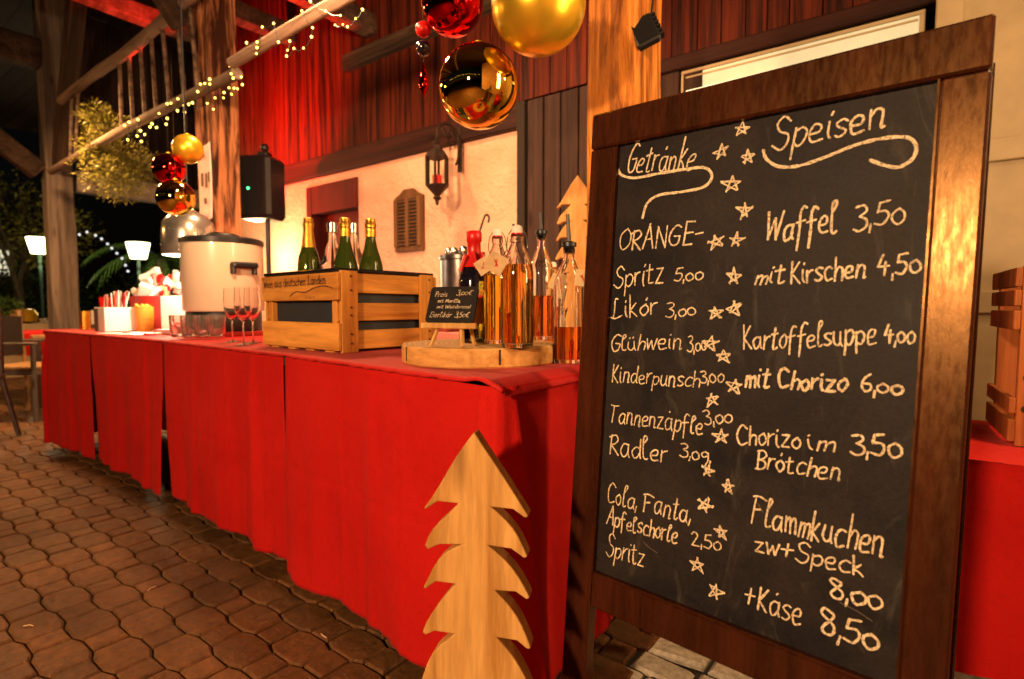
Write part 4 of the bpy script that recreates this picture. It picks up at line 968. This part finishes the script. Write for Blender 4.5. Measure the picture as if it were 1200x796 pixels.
# flutes
def flute(lbl, px, py):
    p = P_(px, py); t = thing('wine_glass', lbl, 'glass', p, 0, 'empty long stemmed glasses beside the crate')
    b = MB(); b.lathe([(.0001, 0), (.032, 0), (.032, .002), (.006, .006), (.0035, .012), (.0035, .085), (.006, .092), (.020, .105), (.031, .13), (.033, .16), (.029, .225), (.028, .225), (.0318, .16), (.0295, .131), (.018, .108), (.0001, .097)], 24, cap=False); b.build('glass_bowl', M['glass'], t)
    return t
flute('stemmed glass farthest left of the three beside the crate', 273, 401); flute('stemmed glass in the middle of the three beside the crate', 286, 404); flute('stemmed glass closest to the crate side', 297, 402)
# tray with tumblers
p = P_(243, 392); tr = thing('serving_tray', 'red serving tray holding small glass tumblers', 'tray', (p.x, p.y, p.z), math.radians(-4))
b = MB(); b.box((0, 0, .004), (.62, .30, .008), bev=.003); b.build('tray_floor', M['redtray'], tr)
for (c, d) in (((0, -.155, .012), (.64, .012, .022)), ((0, .155, .012), (.64, .012, .022)), ((-.315, 0, .012), (.012, .297, .022)), ((.315, 0, .012), (.012, .297, .022))):
    b = MB(); b.box(c, d, bev=.003); b.build('tray_rim', M['redtray'], tr)
names = [('front row', 'leftmost'), ('front row', 'second from the left'), ('front row', 'third from the left'), ('front row', 'rightmost'), ('back row', 'leftmost'), ('back row', 'second from the left'), ('back row', 'third from the left'), ('back row', 'rightmost')]
bt_ = MB(); bt_.lathe([(.0001, 0), (.030, 0), (.035, .004), (.040, .03), (.042, .100), (.037, .100), (.034, .03), (.028, .014), (.0001, .014)], 10, cap=False, smooth=False); tm = bt_.mesh('tumbler'); tm.set_sharp_from_angle(angle=.75); tm.materials.append(M['tumblerglass'])
for k in range(8):
    px = (211, 224, 239, 254)[k % 4] + (3 if k > 3 else 0); q = P_(px, 395 if k < 4 else 386, TT + .010)
    o = bpy.data.objects.new('tumbler', tm); COL.objects.link(o); o.location = q
    tag(o, 'small clear tumbler on the red tray, %s of the %s' % (names[k][1], names[k][0]), 'glass', 'tumblers crowded on the red tray')

# drinks dispenser
p = onY(262, 330, 1.42); dsp = thing('drinks_dispenser', 'cream enamel drinks dispenser urn with black lid and side handle', 'dispenser', (p.x, p.y, TT), math.radians(92))
wpx = (p - CAM).dot(FW); rD = 43 * wpx / FPX; zt_ = H0 + 78 * wpx / FPX - TT; zb_ = .125
b = MB(); b.lathe([(.0001, zb_), (rD * .97, zb_), (rD, zb_ + .01), (rD, zt_ - .03), (rD * .98, zt_ - .028), (.0001, zt_ - .028)], 48); b.build('urn_body', M['cream'], dsp)
b = MB(); b.lathe([(rD * .99, zt_ - .030), (rD * 1.03, zt_ - .026), (rD * 1.03, zt_ - .004), (rD * .96, zt_ + .004), (rD * .5, zt_ + .010), (rD * .42, zt_ + .026), (.0001, zt_ + .028)], 48); b.build('lid', M['black'], dsp)
b = MB()
for k in range(9): b.box((-.05 + k * .0125, -.0, zt_ + .030), (.007, .06, .012))
b.build('lid_knob', M['black'], dsp)
b = MB(); b.box((0, -rD - .012, zt_ - .14), (.13, .05, .03), bev=.008); b.box((-.055, -rD - .004, zt_ - .16), (.016, .04, .05), bev=.004); b.box((.055, -rD - .004, zt_ - .16), (.016, .04, .05), bev=.004); b.build('handle', M['black'], dsp)
b = MB(); b.lathe([(rD * .9, 0), (rD * .93, .01), (rD * .93, zb_ - .002), (rD * .9, zb_ + .008)], 40); b.build('base_stand', M['black'], dsp)

# heat lamp shade
q = atd(221, 272, 3.1); hl = thing('heat_lamp', 'shiny bell shaped heat lamp hanging lit over the snacks', 'lamp', (q.x, q.y, q.z - .135)); hl.scale = (1.13, 1.13, 1.13)
b = MB(); b.lathe([(.118, 0), (.120, .004), (.120, .12), (.112, .165), (.085, .20), (.04, .222), (.02, .235), (.02, .27), (.0001, .272)], 36, cap=False); b.build('shade', M['lampshade'], hl)
b = MB(); b.lathe([(.116, .002), (.117, .12), (.108, .162), (.08, .196), (.0001, .212)], 36, cap=False); b.build('shade_lining', M['paper'], hl)
b = MB(); b.sphere((0, 0, .06), .05, 20, 12); b.build('bulb', M['hotlamp'], hl)
b = MB(); b.tube([(0, 0, .27), (0, 0, 2.0)], .004, 6); b.build('cable', M['black'], hl)
lamp('heat_lamp_light', 'POINT', (q.x, q.y, q.z - .17), 32, (1, .76, .50), .06)

# snacks at the far end
def sbox(name, lbl, cat, px, py, w_, d_, h_, m, rz=0, bev=.003, z=TT):
    p = P_(px, py, z); t = thing(name, lbl, cat, p, rz); b = MB(); b.box((0, 0, h_ / 2), (w_, d_, h_), bev=bev); b.build('box_body', M[m], t); return t, p
t, p = sbox('napkin_box', 'white cardboard box with brown side, full of paper sachets', 'box', 137, 388, .20, .17, .145, 'paper', math.radians(-3))
b = MB(); b.box((-.065, -.0865, .07), (.072, .003, .138)); b.build('brown_side', M['brownbox'], t)
for k in range(14):
    b = MB(); b.box((0, 0, .05), (.026, .005, .12)); o = b.build('paper_sachet', M['paper'] if k % 3 else M['redwax'], t); o.location = (-.085 + k * .013, rnd.uniform(-.05, .05), .11 + rnd.uniform(0, .03)); o.rotation_euler = (rnd.uniform(-.3, .3), rnd.uniform(-.35, .35), rnd.uniform(-.5, .5))
def cup(lbl, px, py, r, h, m, fillm=None, flare=1.25, z=TT):
    p = P_(px, py, z); t = thing('snack_cup', lbl, 'cup', p, 0)
    b = MB(); b.lathe([(.0001, 0), (r, 0), (r * flare, h), (r * flare - .003, h), (r - .003, .004), (.0001, .004)], 22, cap=False); b.build('cup_body', M[m], t)
    if fillm:
        b = MB()
        for k in range(26): a = rnd.uniform(0, 6.28); q = r * flare * .8 * math.sqrt(rnd.random()); b.sphere((q * math.cos(a), q * math.sin(a), h - .012 + rnd.uniform(0, .02)), r * .25, 7, 5)
        o = b.build('filling', M[fillm], t); o['kind'] = 'stuff'
    return t
cup('bright orange cup heaped with orange sweets', 170, 388, .044, .15, 'terracotta', 'sweets')
cup('red paper cup behind the white napkin box', 126, 378, .045, .24, 'redwax', None, 1.3)
cup('short cup of red fruit beside the sheet of white paper', 185, 386, .03, .08, 'redtray', 'sauce')
t, p = sbox('menu_card', 'bright white folded card standing under the heat lamp', 'card', 211, 389, .20, .05, .21, 'paper', math.radians(30))
snk = thing('snack_basket', 'basket heaped with wrapped pink and white snacks', 'basket', onY(192, 365, 1.50))
snk.location.z = TT; snk.scale = (1.25, 1.25, 1.35)
b = MB(); b.lathe([(.0001, 0), (.12, 0), (.15, .16), (.145, .16), (.115, .006), (.0001, .006)], 24, cap=False); b.build('basket_bowl', M['redtray'], snk)
for k in range(46):
    b = MB(); b.box((0, 0, 0), (rnd.uniform(.03, .07), rnd.uniform(.012, .03), rnd.uniform(.03, .08)), bev=.004); o = b.build('wrapped_snack', M[rnd.choice(['paper', 'paper', 'pinkish', 'redwax', 'kraft', 'paper'])], snk)
    a = rnd.uniform(0, 6.28); q_ = .12 * math.sqrt(rnd.random()); o.location = (q_ * math.cos(a), q_ * math.sin(a), .17 + (1 - q_ / .12) * rnd.uniform(.0, .16)); o.rotation_euler = [rnd.uniform(-1, 1) for _ in range(3)]
cup('tall red and white paper cup standing right of the sweets cup', 180, 380, .034, .20, 'redwax', None, 1.15)
cup('stack of white paper cups at the back beside the urn', 212, 372, .036, .34, 'paper', None, 1.1)
cup('white mug in front of the snack basket', 164, 382, .035, .09, 'cream', None, 1.0)
t = thing('syrup_bottle', 'stubby brown syrup bottle with white cap left of the urn', 'bottle', P_(203, 376), 0)
b = MB(); b.lathe([(.0001, 0), (.035, 0), (.035, .15), (.014, .20), (.014, .22)], 18); b.build('bottle_body', M['brownbox'], t)
b = MB(); b.lathe([(.017, .221), (.017, .25), (.0001, .252)], 14); b.build('cap', M['paper'], t)
for k, (px, py, cc_) in enumerate(((148, 391, 'pinkish'), (190, 392, 'paper'), (176, 393, 'redwax'))):
    b = MB(); b.box((0, 0, .006), (.06, .02, .012), bev=.004); o = b.build('sugar_stick', M[cc_]); o.location = P_(px, py); o.rotation_euler = (0, 0, k * .9); tag(o, ('small pink packet lying before the napkin box', 'small white packet lying before the folded card', 'small red packet lying near the sweets cup')[k], 'packet')
for k, (px, py, r) in enumerate(((100, 372, .03), (112, 366, .028))):
    cup('small jar at the far end of the counter, %s' % ('left one by the napkin box' if k == 0 else 'right one touching the napkin box'), px, py + 14, r, .12, 'paper' if k else 'goldfoil', None, 1.0)
sh = MB(); sh.box((0, 0, .0012), (.42, .20, .0012)); o = sh.build('paper_sheet', M['paper'] , None); q = P_(160, 391, TT); o.location = q; o.rotation_euler = (0, 0, .15); tag(o, 'flat white paper sheet lying beside the napkin box', 'paper')

# ================================================================== BACK TABLE behind the counter
bk = thing('back_table', 'rear side table behind the bottles with a pink lit cloth', 'table', (-2.0, 2.42, 0))
b = MB(); b.box((0, 0, .78), (1.9, .6, .03), bev=.004); b.build('table_top', M['pinkish'], bk)
for sx in (-.88, .88):
    for sy in (-.25, .25): b = MB(); b.tube([(sx, sy, .764), (sx, sy, 0)], .02, 8); b.build('leg', M['darksteel'], bk)
b = MB(); b.box((0, -.302, .62), (1.9, .006, .32)); b.build('cloth_front', M['pinkish'], bk)
kt = onY(541, 340, 2.38); kl = thing('steam_pot', 'dark steel urn with ladle behind the red sealed bottle', 'pot', (kt.x, kt.y, .796))
b = MB(); b.lathe([(.0001, 0), (.12, 0), (.125, .01), (.125, .16), (.128, .165), (.125, .17), (.125, .40), (.135, .405), (.135, .425), (.125, .43), (.0001, .435)], 32, cap=False); b.build('pot_body', M['darksteel'], kl)
for k, (a, c, r) in enumerate(((-.07, -.03, .028), (-.01, -.05, .026), (.0, .02, .034), (-.09, .04, .022))):
    b = MB(); b.sphere((a, c, .43 + r * .8), r, 12, 8); b.build('lid_ball', M['steel'], kl)
b = MB(); b.tube(crom([(.06, 0, .42), (.12, 0, .52), (.165, 0, .62), (.185, 0, .645), (.205, 0, .63), (.20, 0, .60)], 5), .006, 6); b.build('ladle', M['darksteel'], kl)
t = thing('cloth_covered_box', 'box draped in pink cloth standing left of the dark urn', 'box', (kt.x - .13, kt.y - .10, .796)); kt2 = onY(512, 347, 2.25)
t.location = (kt2.x, kt2.y, .796); hz_ = kt2.z - .796
b = MB(); b.box((0, 0, hz_ / 2), (.34, .22, hz_), bev=.02); b.build('box_body', M['pinkish'], t)
b = MB(); b.sphere((-.1, -.15, .12), .05, 12, 8); b.build('bowl', M['paper'], t)

# ================================================================== BAUBLES
def bauble(lbl, px, py, rpx, w_, m, top=3.06, name='bauble', grp='large hanging Christmas baubles'):
    c = atd(px, py, w_); r = rpx * w_ / FPX * .985; t = thing(name, lbl, 'bauble', c, 0, grp)
    b = MB(); b.sphere((0, 0, 0), r, 48, 28); b.build('ball', M[m], t)
    b = MB(); b.lathe([(r * .13, r * .975), (r * .14, r * 1.06), (r * .1, r * 1.09), (.0001, r * 1.09)], 14); b.build('cap', M['goldmatte'], t)
    b = MB(); b.tube([(0, 0, r * 1.08), (0, 0, top - c.z)], .0006, 5); b.build('thread', M['iron'], t); return t
bauble('huge matte gold bauble cut by the top of the picture', 631, 6, 56, 1.62, 'goldmatte')
bauble('mirror gold bauble reflecting the yard, beside the thin red pendant', 561, 102, 48, 1.75, 'goldmirror')
bauble('shiny red bauble at the top above the mirror gold one', 530, 4, 37, 1.95, 'redmirror')
bauble('small matte gold bauble in front of the split oak post', 220, 175, 17, 2.65, 'goldmatte', 2.05)
bauble('small shiny red bauble left of the matte gold one', 198, 198, 18, 2.62, 'redmirror', 2.05)
bauble('small mirror gold bauble just above the heat lamp', 206, 232, 21, 2.56, 'goldmirror', 2.05)
pc = atd(496, 40, 1.95); pn = thing('glass_pendant', 'slim red glass drop pendant hanging below red beads', 'ornament', pc)
def pz(y): return (40 - y) * 1.95 / FPX
for (y, r, m) in ((35, 9, 'redmatte'), (56, 9, 'darkglass')):
    b = MB(); b.sphere((0, 0, pz(y)), r * 1.95 / FPX, 20, 12); b.build('bead', M[m], pn)
b = MB(); b.lathe([(.0001, pz(114)), (.004, pz(110)), (.014, pz(104)), (.019, pz(97)), (.016, pz(88)), (.007, pz(79)), (.003, pz(74)), (.0001, pz(72))], 14, cap=False); b.build('drop', M['redmirror'], pn)
b = MB(); b.tube([(0, 0, pz(72)), (0, 0, .8)], .0015, 5); b.build('thread', M['iron'], pn)

# ================================================================== FAIRY LIGHTS
ZA = lambda x, y: (x / 3.98, y / 3.98)
ZB = lambda x, y: (200 + x / 3.98, y / 3.98)
LA = [ZA(*p) for p in ((580, 585), (603, 570), (596, 652), (643, 558), (640, 635), (655, 610), (660, 660), (675, 628), (700, 592), (709, 578), (730, 595), (742, 530), (775, 580), (780, 553), (780, 485), (797, 482), (828, 517), (830, 462), (858, 493), (861, 523), (880, 487), (897, 480), (922, 428), (935, 393), (955, 390), (978, 392), (978, 370), (967, 483), (995, 510), (1003, 457), (1042, 457), (1045, 432), (1068, 410), (1080, 440), (1092, 412), (1108, 415), (1130, 395), (1125, 360), (1088, 365), (1078, 345), (1072, 310), (1090, 268), (1125, 262), (1150, 200))]
LB = [ZB(*p) for p in ((353, 200), (403, 197), (403, 222), (400, 250), (427, 127), (480, 110), (503, 197), (555, 193), (545, 235), (541, 262), (575, 227), (620, 225), (657, 172), (662, 130), (612, 52), (652, 8), (723, 52), (792, 73), (767, 117), (803, 115), (825, 125), (863, 87), (895, 45))]
for lst, Yf, lbl in ((LA, 1.77, 'string of yellow fairy lights wound on the far log rail'), (LB, 1.68, 'string of yellow fairy lights looping on the near log rail')):
    P = [onY(x, y, Yf + rnd.uniform(-.02, .02)) for x, y in lst]; o0 = P[0].copy(); t = thing('fairy_lights', lbl, 'fairy lights', o0)
    b = MB(); pts = []
    for a, c in zip(P, P[1:]): pts += [a - o0, a.lerp(c, .5) - o0 - Vector((0, 0, .012))]
    b.tube(pts + [P[-1] - o0], .0018, 4); b.build('wire', M['darkgreen'], t)
    for i, a in enumerate(P):
        rr = .0019 * (a - CAM).dot(FW) + rnd.uniform(-.001, .001)
        b = MB(); b.sphere((0, 0, 0), rr, 8, 6); o = b.build('bulb', M['bulb'], t); o.location = a - o0

# ================================================================== MISTLETOE
def leafcloud(name, parent, blobs, n, size, m, aspect=.35, droop=0):
    b = MB(); 
    for k in range(n):
        c, r = rnd.choice(blobs); d = Vector((rnd.gauss(0, 1), rnd.gauss(0, 1), rnd.gauss(0, 1))).normalized(); q = Vector(c) + d * r * rnd.random() ** .45 * (1 + .35 * fbm(d.x * 2, d.y * 2, d.z * 2 + c[0]))
        ax = (d + Vector((rnd.uniform(-.8, .8), rnd.uniform(-.8, .8), rnd.uniform(-.8, .8) - droop))).normalized(); sd_ = ax.cross(Vector((rnd.random(), rnd.random(), rnd.random()))).normalized(); s_ = size * rnd.uniform(.6, 1.3)
        b.add([q, q + ax * s_ * .5 + sd_ * s_ * aspect * .5, q + ax * s_, q + ax * s_ * .5 - sd_ * s_ * aspect * .5], [(0, 1, 2, 3)])
    o = b.build(name, m, parent, fix=False); o['kind'] = 'stuff'; return o
mc = onY(138, 185, 1.98); ms = thing('mistletoe_bunch', 'big round olive mistletoe bunch hanging from the log rail', 'plant', mc)
w_ = (mc - CAM).dot(FW); u = w_ / FPX
bl_ = [((RT.x * dx * u, RT.y * dx * u, dz * u), r * u) for dx, dz, r in ((-22, 46, 17), (-8, 36, 20), (-20, 12, 22), (2, 0, 28), (18, -12, 30), (-14, -16, 28), (4, -26, 28))]
leafcloud('leaf_mass', ms, bl_, 6000, .042, M['leafol'], .3)
b = MB()
for k in range(60):
    c, r = rnd.choice(bl_); d = Vector((rnd.gauss(0, 1), rnd.gauss(0, 1), rnd.gauss(0, 1))).normalized(); b.tube([Vector(c) * .3, Vector(c) + d * r * .9], .003, 4, cap=False)
b.tube([(0, 0, 0), (-.1, .1, .35)], .012, 6); b.build('twigs', M['bark'], ms)

# ================================================================== YARD at the left
def chair(lbl, x, y, rz, arm=False):
    t = thing('garden_chair', lbl, 'chair', (x, y, 0), rz, 'chairs round the far yard tables')
    b = MB(); b.box((0, 0, .44), (.44, .42, .03), bev=.008); b.build('seat', M['chair'], t)
    for sx in (-.2, .2):
        b = MB(); b.tube([(sx, -.19, .43), (sx * 1.1, -.22, 0)], .016, 8); b.build('leg', M['darksteel'], t)
        b = MB(); b.tube([(sx, .19, .92), (sx, .19, .42), (sx * 1.1, .27, 0)], .016, 8); b.build('leg', M['darksteel'], t)
    for k in range(4): b = MB(); b.box((0, .19, .58 + k * .10), (.40, .018, .075), bev=.006); b.build('back_slat', M['chair'], t)
    return t
def ytable(lbl, x, y, rz, L=1.2, Wd=.7, h=.73):
    t = thing('yard_table', lbl, 'table', (x, y, 0), rz); b = MB(); b.box((0, 0, h - .02), (L, Wd, .035), bev=.005); b.build('table_top', M['woodseat'], t)
    for sx in (-1, 1):
        for sy in (-1, 1): b = MB(); b.box((sx * (L / 2 - .05), sy * (Wd / 2 - .05), (h - .04) / 2), (.045, .045, h - .04)); b.build('leg', M['darksteel'], t)
    return t
c1 = onZ(-58, 520, 0); chair('dark brown slatted chair cut off by the left edge of the picture', c1.x, c1.y, math.radians(-50))
c2 = onZ(38, 487, 0); ac = thing('garden_armchair', 'grey framed armchair with dark sling back left of the counter end', 'chair', (c2.x, c2.y, 0), math.radians(128), 'chairs round the far yard tables')
b = MB(); b.box((0, 0, .43), (.46, .44, .025), bev=.006); b.build('seat', M['woodseat'], ac)
b = MB(); b.box((0, 0, .395), (.47, .45, .04)); b.build('seat_frame', M['chairmetal'], ac)
b = MB(); b.box((0, .235, .68), (.42, .015, .34)); b.build('sling_back', M['darkhole'], ac)
for sx in (-.245, .245):
    b = MB(); b.tube([(sx, -.235, .625), (sx, -.235, 0)], .018, 8); b.build('leg', M['chairmetal'], ac)
    b = MB(); b.tube([(sx * .95, .27, .90), (sx * .95, .235, .43), (sx, .24, 0)], .017, 8); b.build('leg', M['woodseat'], ac)
    b = MB(); b.box((sx, -.01, .632), (.05, .50, .022), bev=.005); b.build('armrest', M['chairmetal'], ac)
q = CAM + (F0 + RT * (-556 / FPX)) * 5.3; t2 = ytable('farther yard table wearing a short red cloth', q.x - .2, q.y + .1, math.radians(10), 1.2, .7, .68)
b = MB(); b.box((0, 0, 0), (.9, .74, .010), bev=.002); o = b.build('table_runner', M['cloth']); tag(o, 'red runner folded over the farther yard table', 'cloth'); o.location = (t2.location.x + .1, t2.location.y, .689); o.rotation_euler = (0, 0, math.radians(10))
b = MB(); b.box((0, -.376, -.10), (.9, .006, .20)); fr_ = b.build('hanging_side', M['cloth'], o)
b = MB(); b.box((.455, 0, -.10), (.006, .74, .20)); b.build('hanging_side', M['cloth'], o)
pl = onZ(60, 384, .80); pw = thing('planter_bench', 'long low planter wall with pebbles and pots beside the garden', 'planter', (-9.6, 1.7, 0), math.radians(90))
b = MB(); b.box((0, 0, .36), (5.4, .40, .72), bev=.02); b.build('planter_wall', M['creampaint'], pw)
b = MB()
for k in range(500): b.sphere((rnd.uniform(-2.6, 2.6), rnd.uniform(-.18, .18), .735 + rnd.uniform(-.01, .03)), rnd.uniform(.02, .04), 6, 4, (1.3, 1, .7))
o = b.build('pebble_fill', M['cobble'], pw); o['kind'] = 'stuff'
def bush(name, lbl, loc, blobs, n, size, m, cat='shrub'):
    t = thing(name, lbl, cat, loc); leafcloud('foliage', t, blobs, n, size, m, .45)
    b = MB(); b.tube([(0, 0, 0), (0, 0, blobs[0][0][2])], [.03, .015], 6); b.build('stem', M['bark'], t); return t
q = onX(10, 372, -9.5); q.z = .72; bush('potted_plant', 'small bright green potted plant on the planter at the far left', (q.x, q.y, .76), [((0, 0, .14), .13)], 500, .07, M['palm'], 'potted plant')
b = MB(); b.lathe([(.0001, 0), (.07, 0), (.09, .10), (.08, .10), (.0001, .09)], 16, cap=False); o = b.build('pot', M['woodseat'], bpy.data.objects['potted_plant'])
for k, px in enumerate((33, 21)):
    q = onX(px, 372, -9.45); b = MB(); b.lathe([(.0001, 0), (.09, 0), (.11, .09), (.06, .16), (.0001, .17)], 18, cap=False); o = b.build('bread_bun', M['woodseat'] if k else M['goldmatte']); o.location = (q.x, q.y, .74); tag(o, ('round tan bun lantern on the planter, right one' if k == 0 else 'low tan bowl on the planter beside the green pot plant'), 'bowl')
def street(lbl, px, py, w_):
    c = atd(px, py, w_); s_ = w_ / FPX; t = thing('garden_lamp', lbl, 'lamp', (c.x, c.y, 0), 0, 'lit lamps standing in the garden')
    b = MB(); b.lathe([(.0001, c.z - 9 * s_), (8 * s_, c.z - 9 * s_), (12 * s_, c.z + 9 * s_), (.0001, c.z + 9 * s_)], 20, cap=False, smooth=False); b.build('lamp_shade', M['lamplit'], t)
    b = MB(); b.lathe([(12.5 * s_, c.z + 9.2 * s_), (12.5 * s_, c.z + 10 * s_), (.0001, c.z + 11 * s_)], 20); b.build('cap', M['darkgreen'], t)
    b = MB(); b.tube([(0, 0, 0), (0, 0, c.z - 9 * s_)], .028, 8); b.build('pole', M['darkgreen'], t)
    lamp('garden_lamp_light', 'POINT', (c.x, c.y, c.z - .35), 55, (1, .82, .45), .1)
street('lit garden lamp seen left of the grey corner post', 46, 288, 10.5); street('lit garden lamp in the opening under the tie beam', 162, 294, 10.5)
# garden tree and palm
gt = thing('garden_tree', 'bare branching garden tree behind the left lamp', 'tree', onZ(34, 372, 0) if False else (CAM + (F0 + RT * (-575 / FPX)) * 12.5)); gt.location.z = 0
def br(b, p, d, L, r, dep):
    q = p + d * L; b.tube([p, p.lerp(q, .5) + Vector((rnd.uniform(-.06, .06), rnd.uniform(-.06, .06), 0)), q], [r, r * .85, r * .65], 6, cap=False)
    if dep:
        for k in range(rnd.choice((2, 3))): br(b, q, (d + Vector((rnd.uniform(-.6, .6), rnd.uniform(-.6, .6), rnd.uniform(-.1, .5)))).normalized(), L * .75, r * .62, dep - 1)
b = MB(); br(b, Vector((0, 0, 0)), Vector((0, 0, 1)), 1.1, .12, 5); b.build('trunk', M['bark'], gt)
leafcloud('crown', gt, [((0, 0, 2.9), 1.2), ((.8, .5, 2.6), .8), ((-.7, -.4, 3.1), .9)], 2600, .11, M['leafol'], .5)
gp = thing('garden_palm', 'green palm fronds lit by the garden lamp', 'palm', (CAM + (F0 + RT * (-408 / FPX)) * 12.0)); gp.location.z = 0
b = MB()
for k in range(16):
    a = k * 2.4; L = rnd.uniform(1.1, 1.7); el = rnd.uniform(.1, .9)
    pts = [Vector((math.cos(a) * L * t, math.sin(a) * L * t, 2.0 + L * (el * t - .9 * t * t))) for t in [i / 8 for i in range(9)]]
    for i in range(1, 9):
        for s_ in (-1, 1):
            for h_ in (0, .5):
                o0 = pts[i - 1].lerp(pts[i], h_); side = Vector((-math.sin(a), math.cos(a), 0)) * s_; tip = o0 + side * .32 * (1 - i / 12) + (pts[i] - pts[i - 1]) * 1.2 - Vector((0, 0, .12)); nn = (pts[i] - pts[i - 1]).normalized() * .02
                b.add([o0 - nn, o0 + nn, tip], [(0, 1, 2)])
b.build('fronds', M['palm'], gp, fix=False); b = MB(); b.tube([(0, 0, 0), (0, 0, 2.0)], [.12, .09], 10); b.build('trunk', M['bark'], gp)
for k, (pxl, w_, hgt) in enumerate(((20, 16, 2.6), (105, 17, 2.0), (190, 16, 2.2), (-40, 15, 3.2))):
    q = CAM + (F0 + RT * ((pxl - 600) / FPX)) * w_
    bush('hedge_shrub', ('dark leafy shrub beyond the left lamp', 'dark low shrub beyond the corner post', 'dark shrub behind the palm fronds', 'tall dark shrub past the left picture edge')[k], (q.x, q.y, 0), [((0, 0, hgt * .5), hgt * .5), ((.6, .5, hgt * .4), hgt * .4), ((-.7, -.5, hgt * .45), hgt * .4)], 1800, .14, M['leaf'])
hs = CAM + (F0 + RT * (-590 / FPX)) * 19
ho = thing('garden_house', 'pale house front with a warm window far behind the garden tree', 'house', (hs.x, hs.y, 0), math.radians(60))
b = MB(); b.box((0, 0, 1.7), (2.0, 2.0, 3.4)); b.build('house_wall', M['creampaint'], ho)
b = MB(); b.box((.2, -1.02, 2.4), (.5, .04, .8)); b.build('window', M['tube'], ho)
wl = [(93, 275), (102, 272), (112, 276), (119, 280), (126, 286), (131, 291), (137, 297), (143, 303), (147, 311), (150, 318)]
P = [atd(x, y, 9.5) for x, y in wl]; t = thing('garden_light_string', 'sagging string of small white bulbs in the dark garden', 'fairy lights', P[0])
b = MB(); b.tube([p - P[0] for p in P], .004, 4); b.build('wire', M['darkgreen'], t)
for p in P: b = MB(); b.sphere((0, 0, 0), .02, 8, 6); o = b.build('bulb', M['whitebulb'], t); o.location = p - P[0]

# ================================================================== RIGHT: low table with red cloth and crates
rt = thing('side_table', 'low side table right of the menu board under a red cloth', 'table', (.53, 1.995, 0))
b = MB(); b.box((0, 0, .535), (.84, .56, .03)); b.build('table_top', M['woodseat'], rt)
for sx in (-.38, .38):
    for sy in (-.22, .22): b = MB(); b.tube([(sx, sy, .52), (sx, sy, 0)], .02, 8); b.build('leg', M['darksteel'], rt)
vs = []; fs = []; nn_ = 90; 
per = [(-.44, .30), (-.44, -.30), (.44, -.30)]
pts = []
for (a, c) in zip(per, per[1:]):
    for i in range(45): pts.append((a[0] + (c[0] - a[0]) * i / 45, a[1] + (c[1] - a[1]) * i / 45))
for i, (x, y) in enumerate(pts):
    nx, ny_ = (-1, 0) if i < 45 else (0, -1)
    for j in range(21):
        v = j / 20; f = -.03 * v + .012 * v * math.sin(i * .45) + .008 * fbm(i * .2, v * 2, 5); vs.append((x + nx * f, y + ny_ * f, .562 - v * .54))
for i in range(len(pts) - 1):
    for j in range(20): q = i * 21 + j; fs.append((q, q + 1, q + 22, q + 21))
b = MB(); b.add(vs, fs, True); b.add([(-.445, -.305, .564), (.445, -.305, .564), (.445, .30, .564), (-.445, .30, .564)], [(0, 1, 2, 3)])
o = b.build('side_cloth', M['cloth'], None, fix=False); o.location = (.53, 1.995, .002); tag(o, 'red cloth hanging over the low side table at the right picture edge', 'tablecloth')
cc = thing('upright_crate', 'dark orange wooden crate standing on end at the right picture edge', 'crate', (.445, 2.08, .568), math.radians(3)); CS = .82
def cb(name, c, d, m='olddarkcrate'):
    b = MB(); b.box((0, 0, 0), (d[0], d[1], d[2] * CS), bev=.002); o = b.build(name, M[m], cc); o.location = (c[0], c[1], c[2] * CS); return o
cb('corner_post', (-.20, -.15, .285), (.075, .02, .57)); cb('corner_post', (.20, -.15, .285), (.075, .02, .57))
cb('corner_post', (-.20, .15, .285), (.075, .02, .57)); cb('corner_post', (.20, .15, .285), (.075, .02, .57))
for z, h_ in ((.05, .07), (.13, .05), (.40, .06), (.47, .05), (.535, .06)):
    for sx in (-1, 1): cb('slat', (sx * .246, 0, z), (.014, .33, h_))
for z in (.06, .30, .52): cb('slat', (0, .168, z), (.46, .012, .08))
b = MB()
for z in (.06, .12, .22, .40, .5): b.lathe([(.0001, 0), (.010, 0), (.0001, .001)], 8, T=Matrix.Translation((-.20 + rnd.uniform(-.02, .02), -.161, z * .82)) @ Matrix.Rotation(PI / 2, 4, 'X'), cap=False)
b.build('knot_hole', M['darkhole'], cc)
# loose litter on the paving
for k, (x, y) in enumerate(((33, 734), (178, 690), (380, 745), (356, 610))):
    q = onZ(x, y, .003); b = MB(); b.tube([(-.014, 0, 0), (0, .004, .002), (.014, .002, 0)], .0018, 5); o = b.build('straw_bit', M['leafdry']); o.location = q; o.rotation_euler = (0, 0, k * 1.2 + .6)
    tag(o, ('pale straw bit on the paving at the lower left', 'pale crumb on the paving below the third cloth panel', 'dry leaf scrap near the nearest cloth hem', 'dry scrap by the hem of the third cloth panel')[k], 'litter')

# warm festoon bulbs added unseen behind the camera, to be mirrored in the baubles
ft = thing('reflection_lights', 'row of warm festoon bulbs added behind the camera to be mirrored in the baubles', 'festoon lights', (0, -2.6, 2.6))
P = [Vector((-5.0 + .62 * k, .3 * math.sin(k * 1.3), -.12 * math.sin(PI * (k % 4) / 4))) for k in range(13)]
b = MB(); b.tube(P, .006, 5); b.build('wire', M['black'], ft)
for p in P:
    b = MB(); b.sphere((0, 0, -.07), .03, 12, 8); o = b.build('bulb', M['reflection'], ft); o.location = p
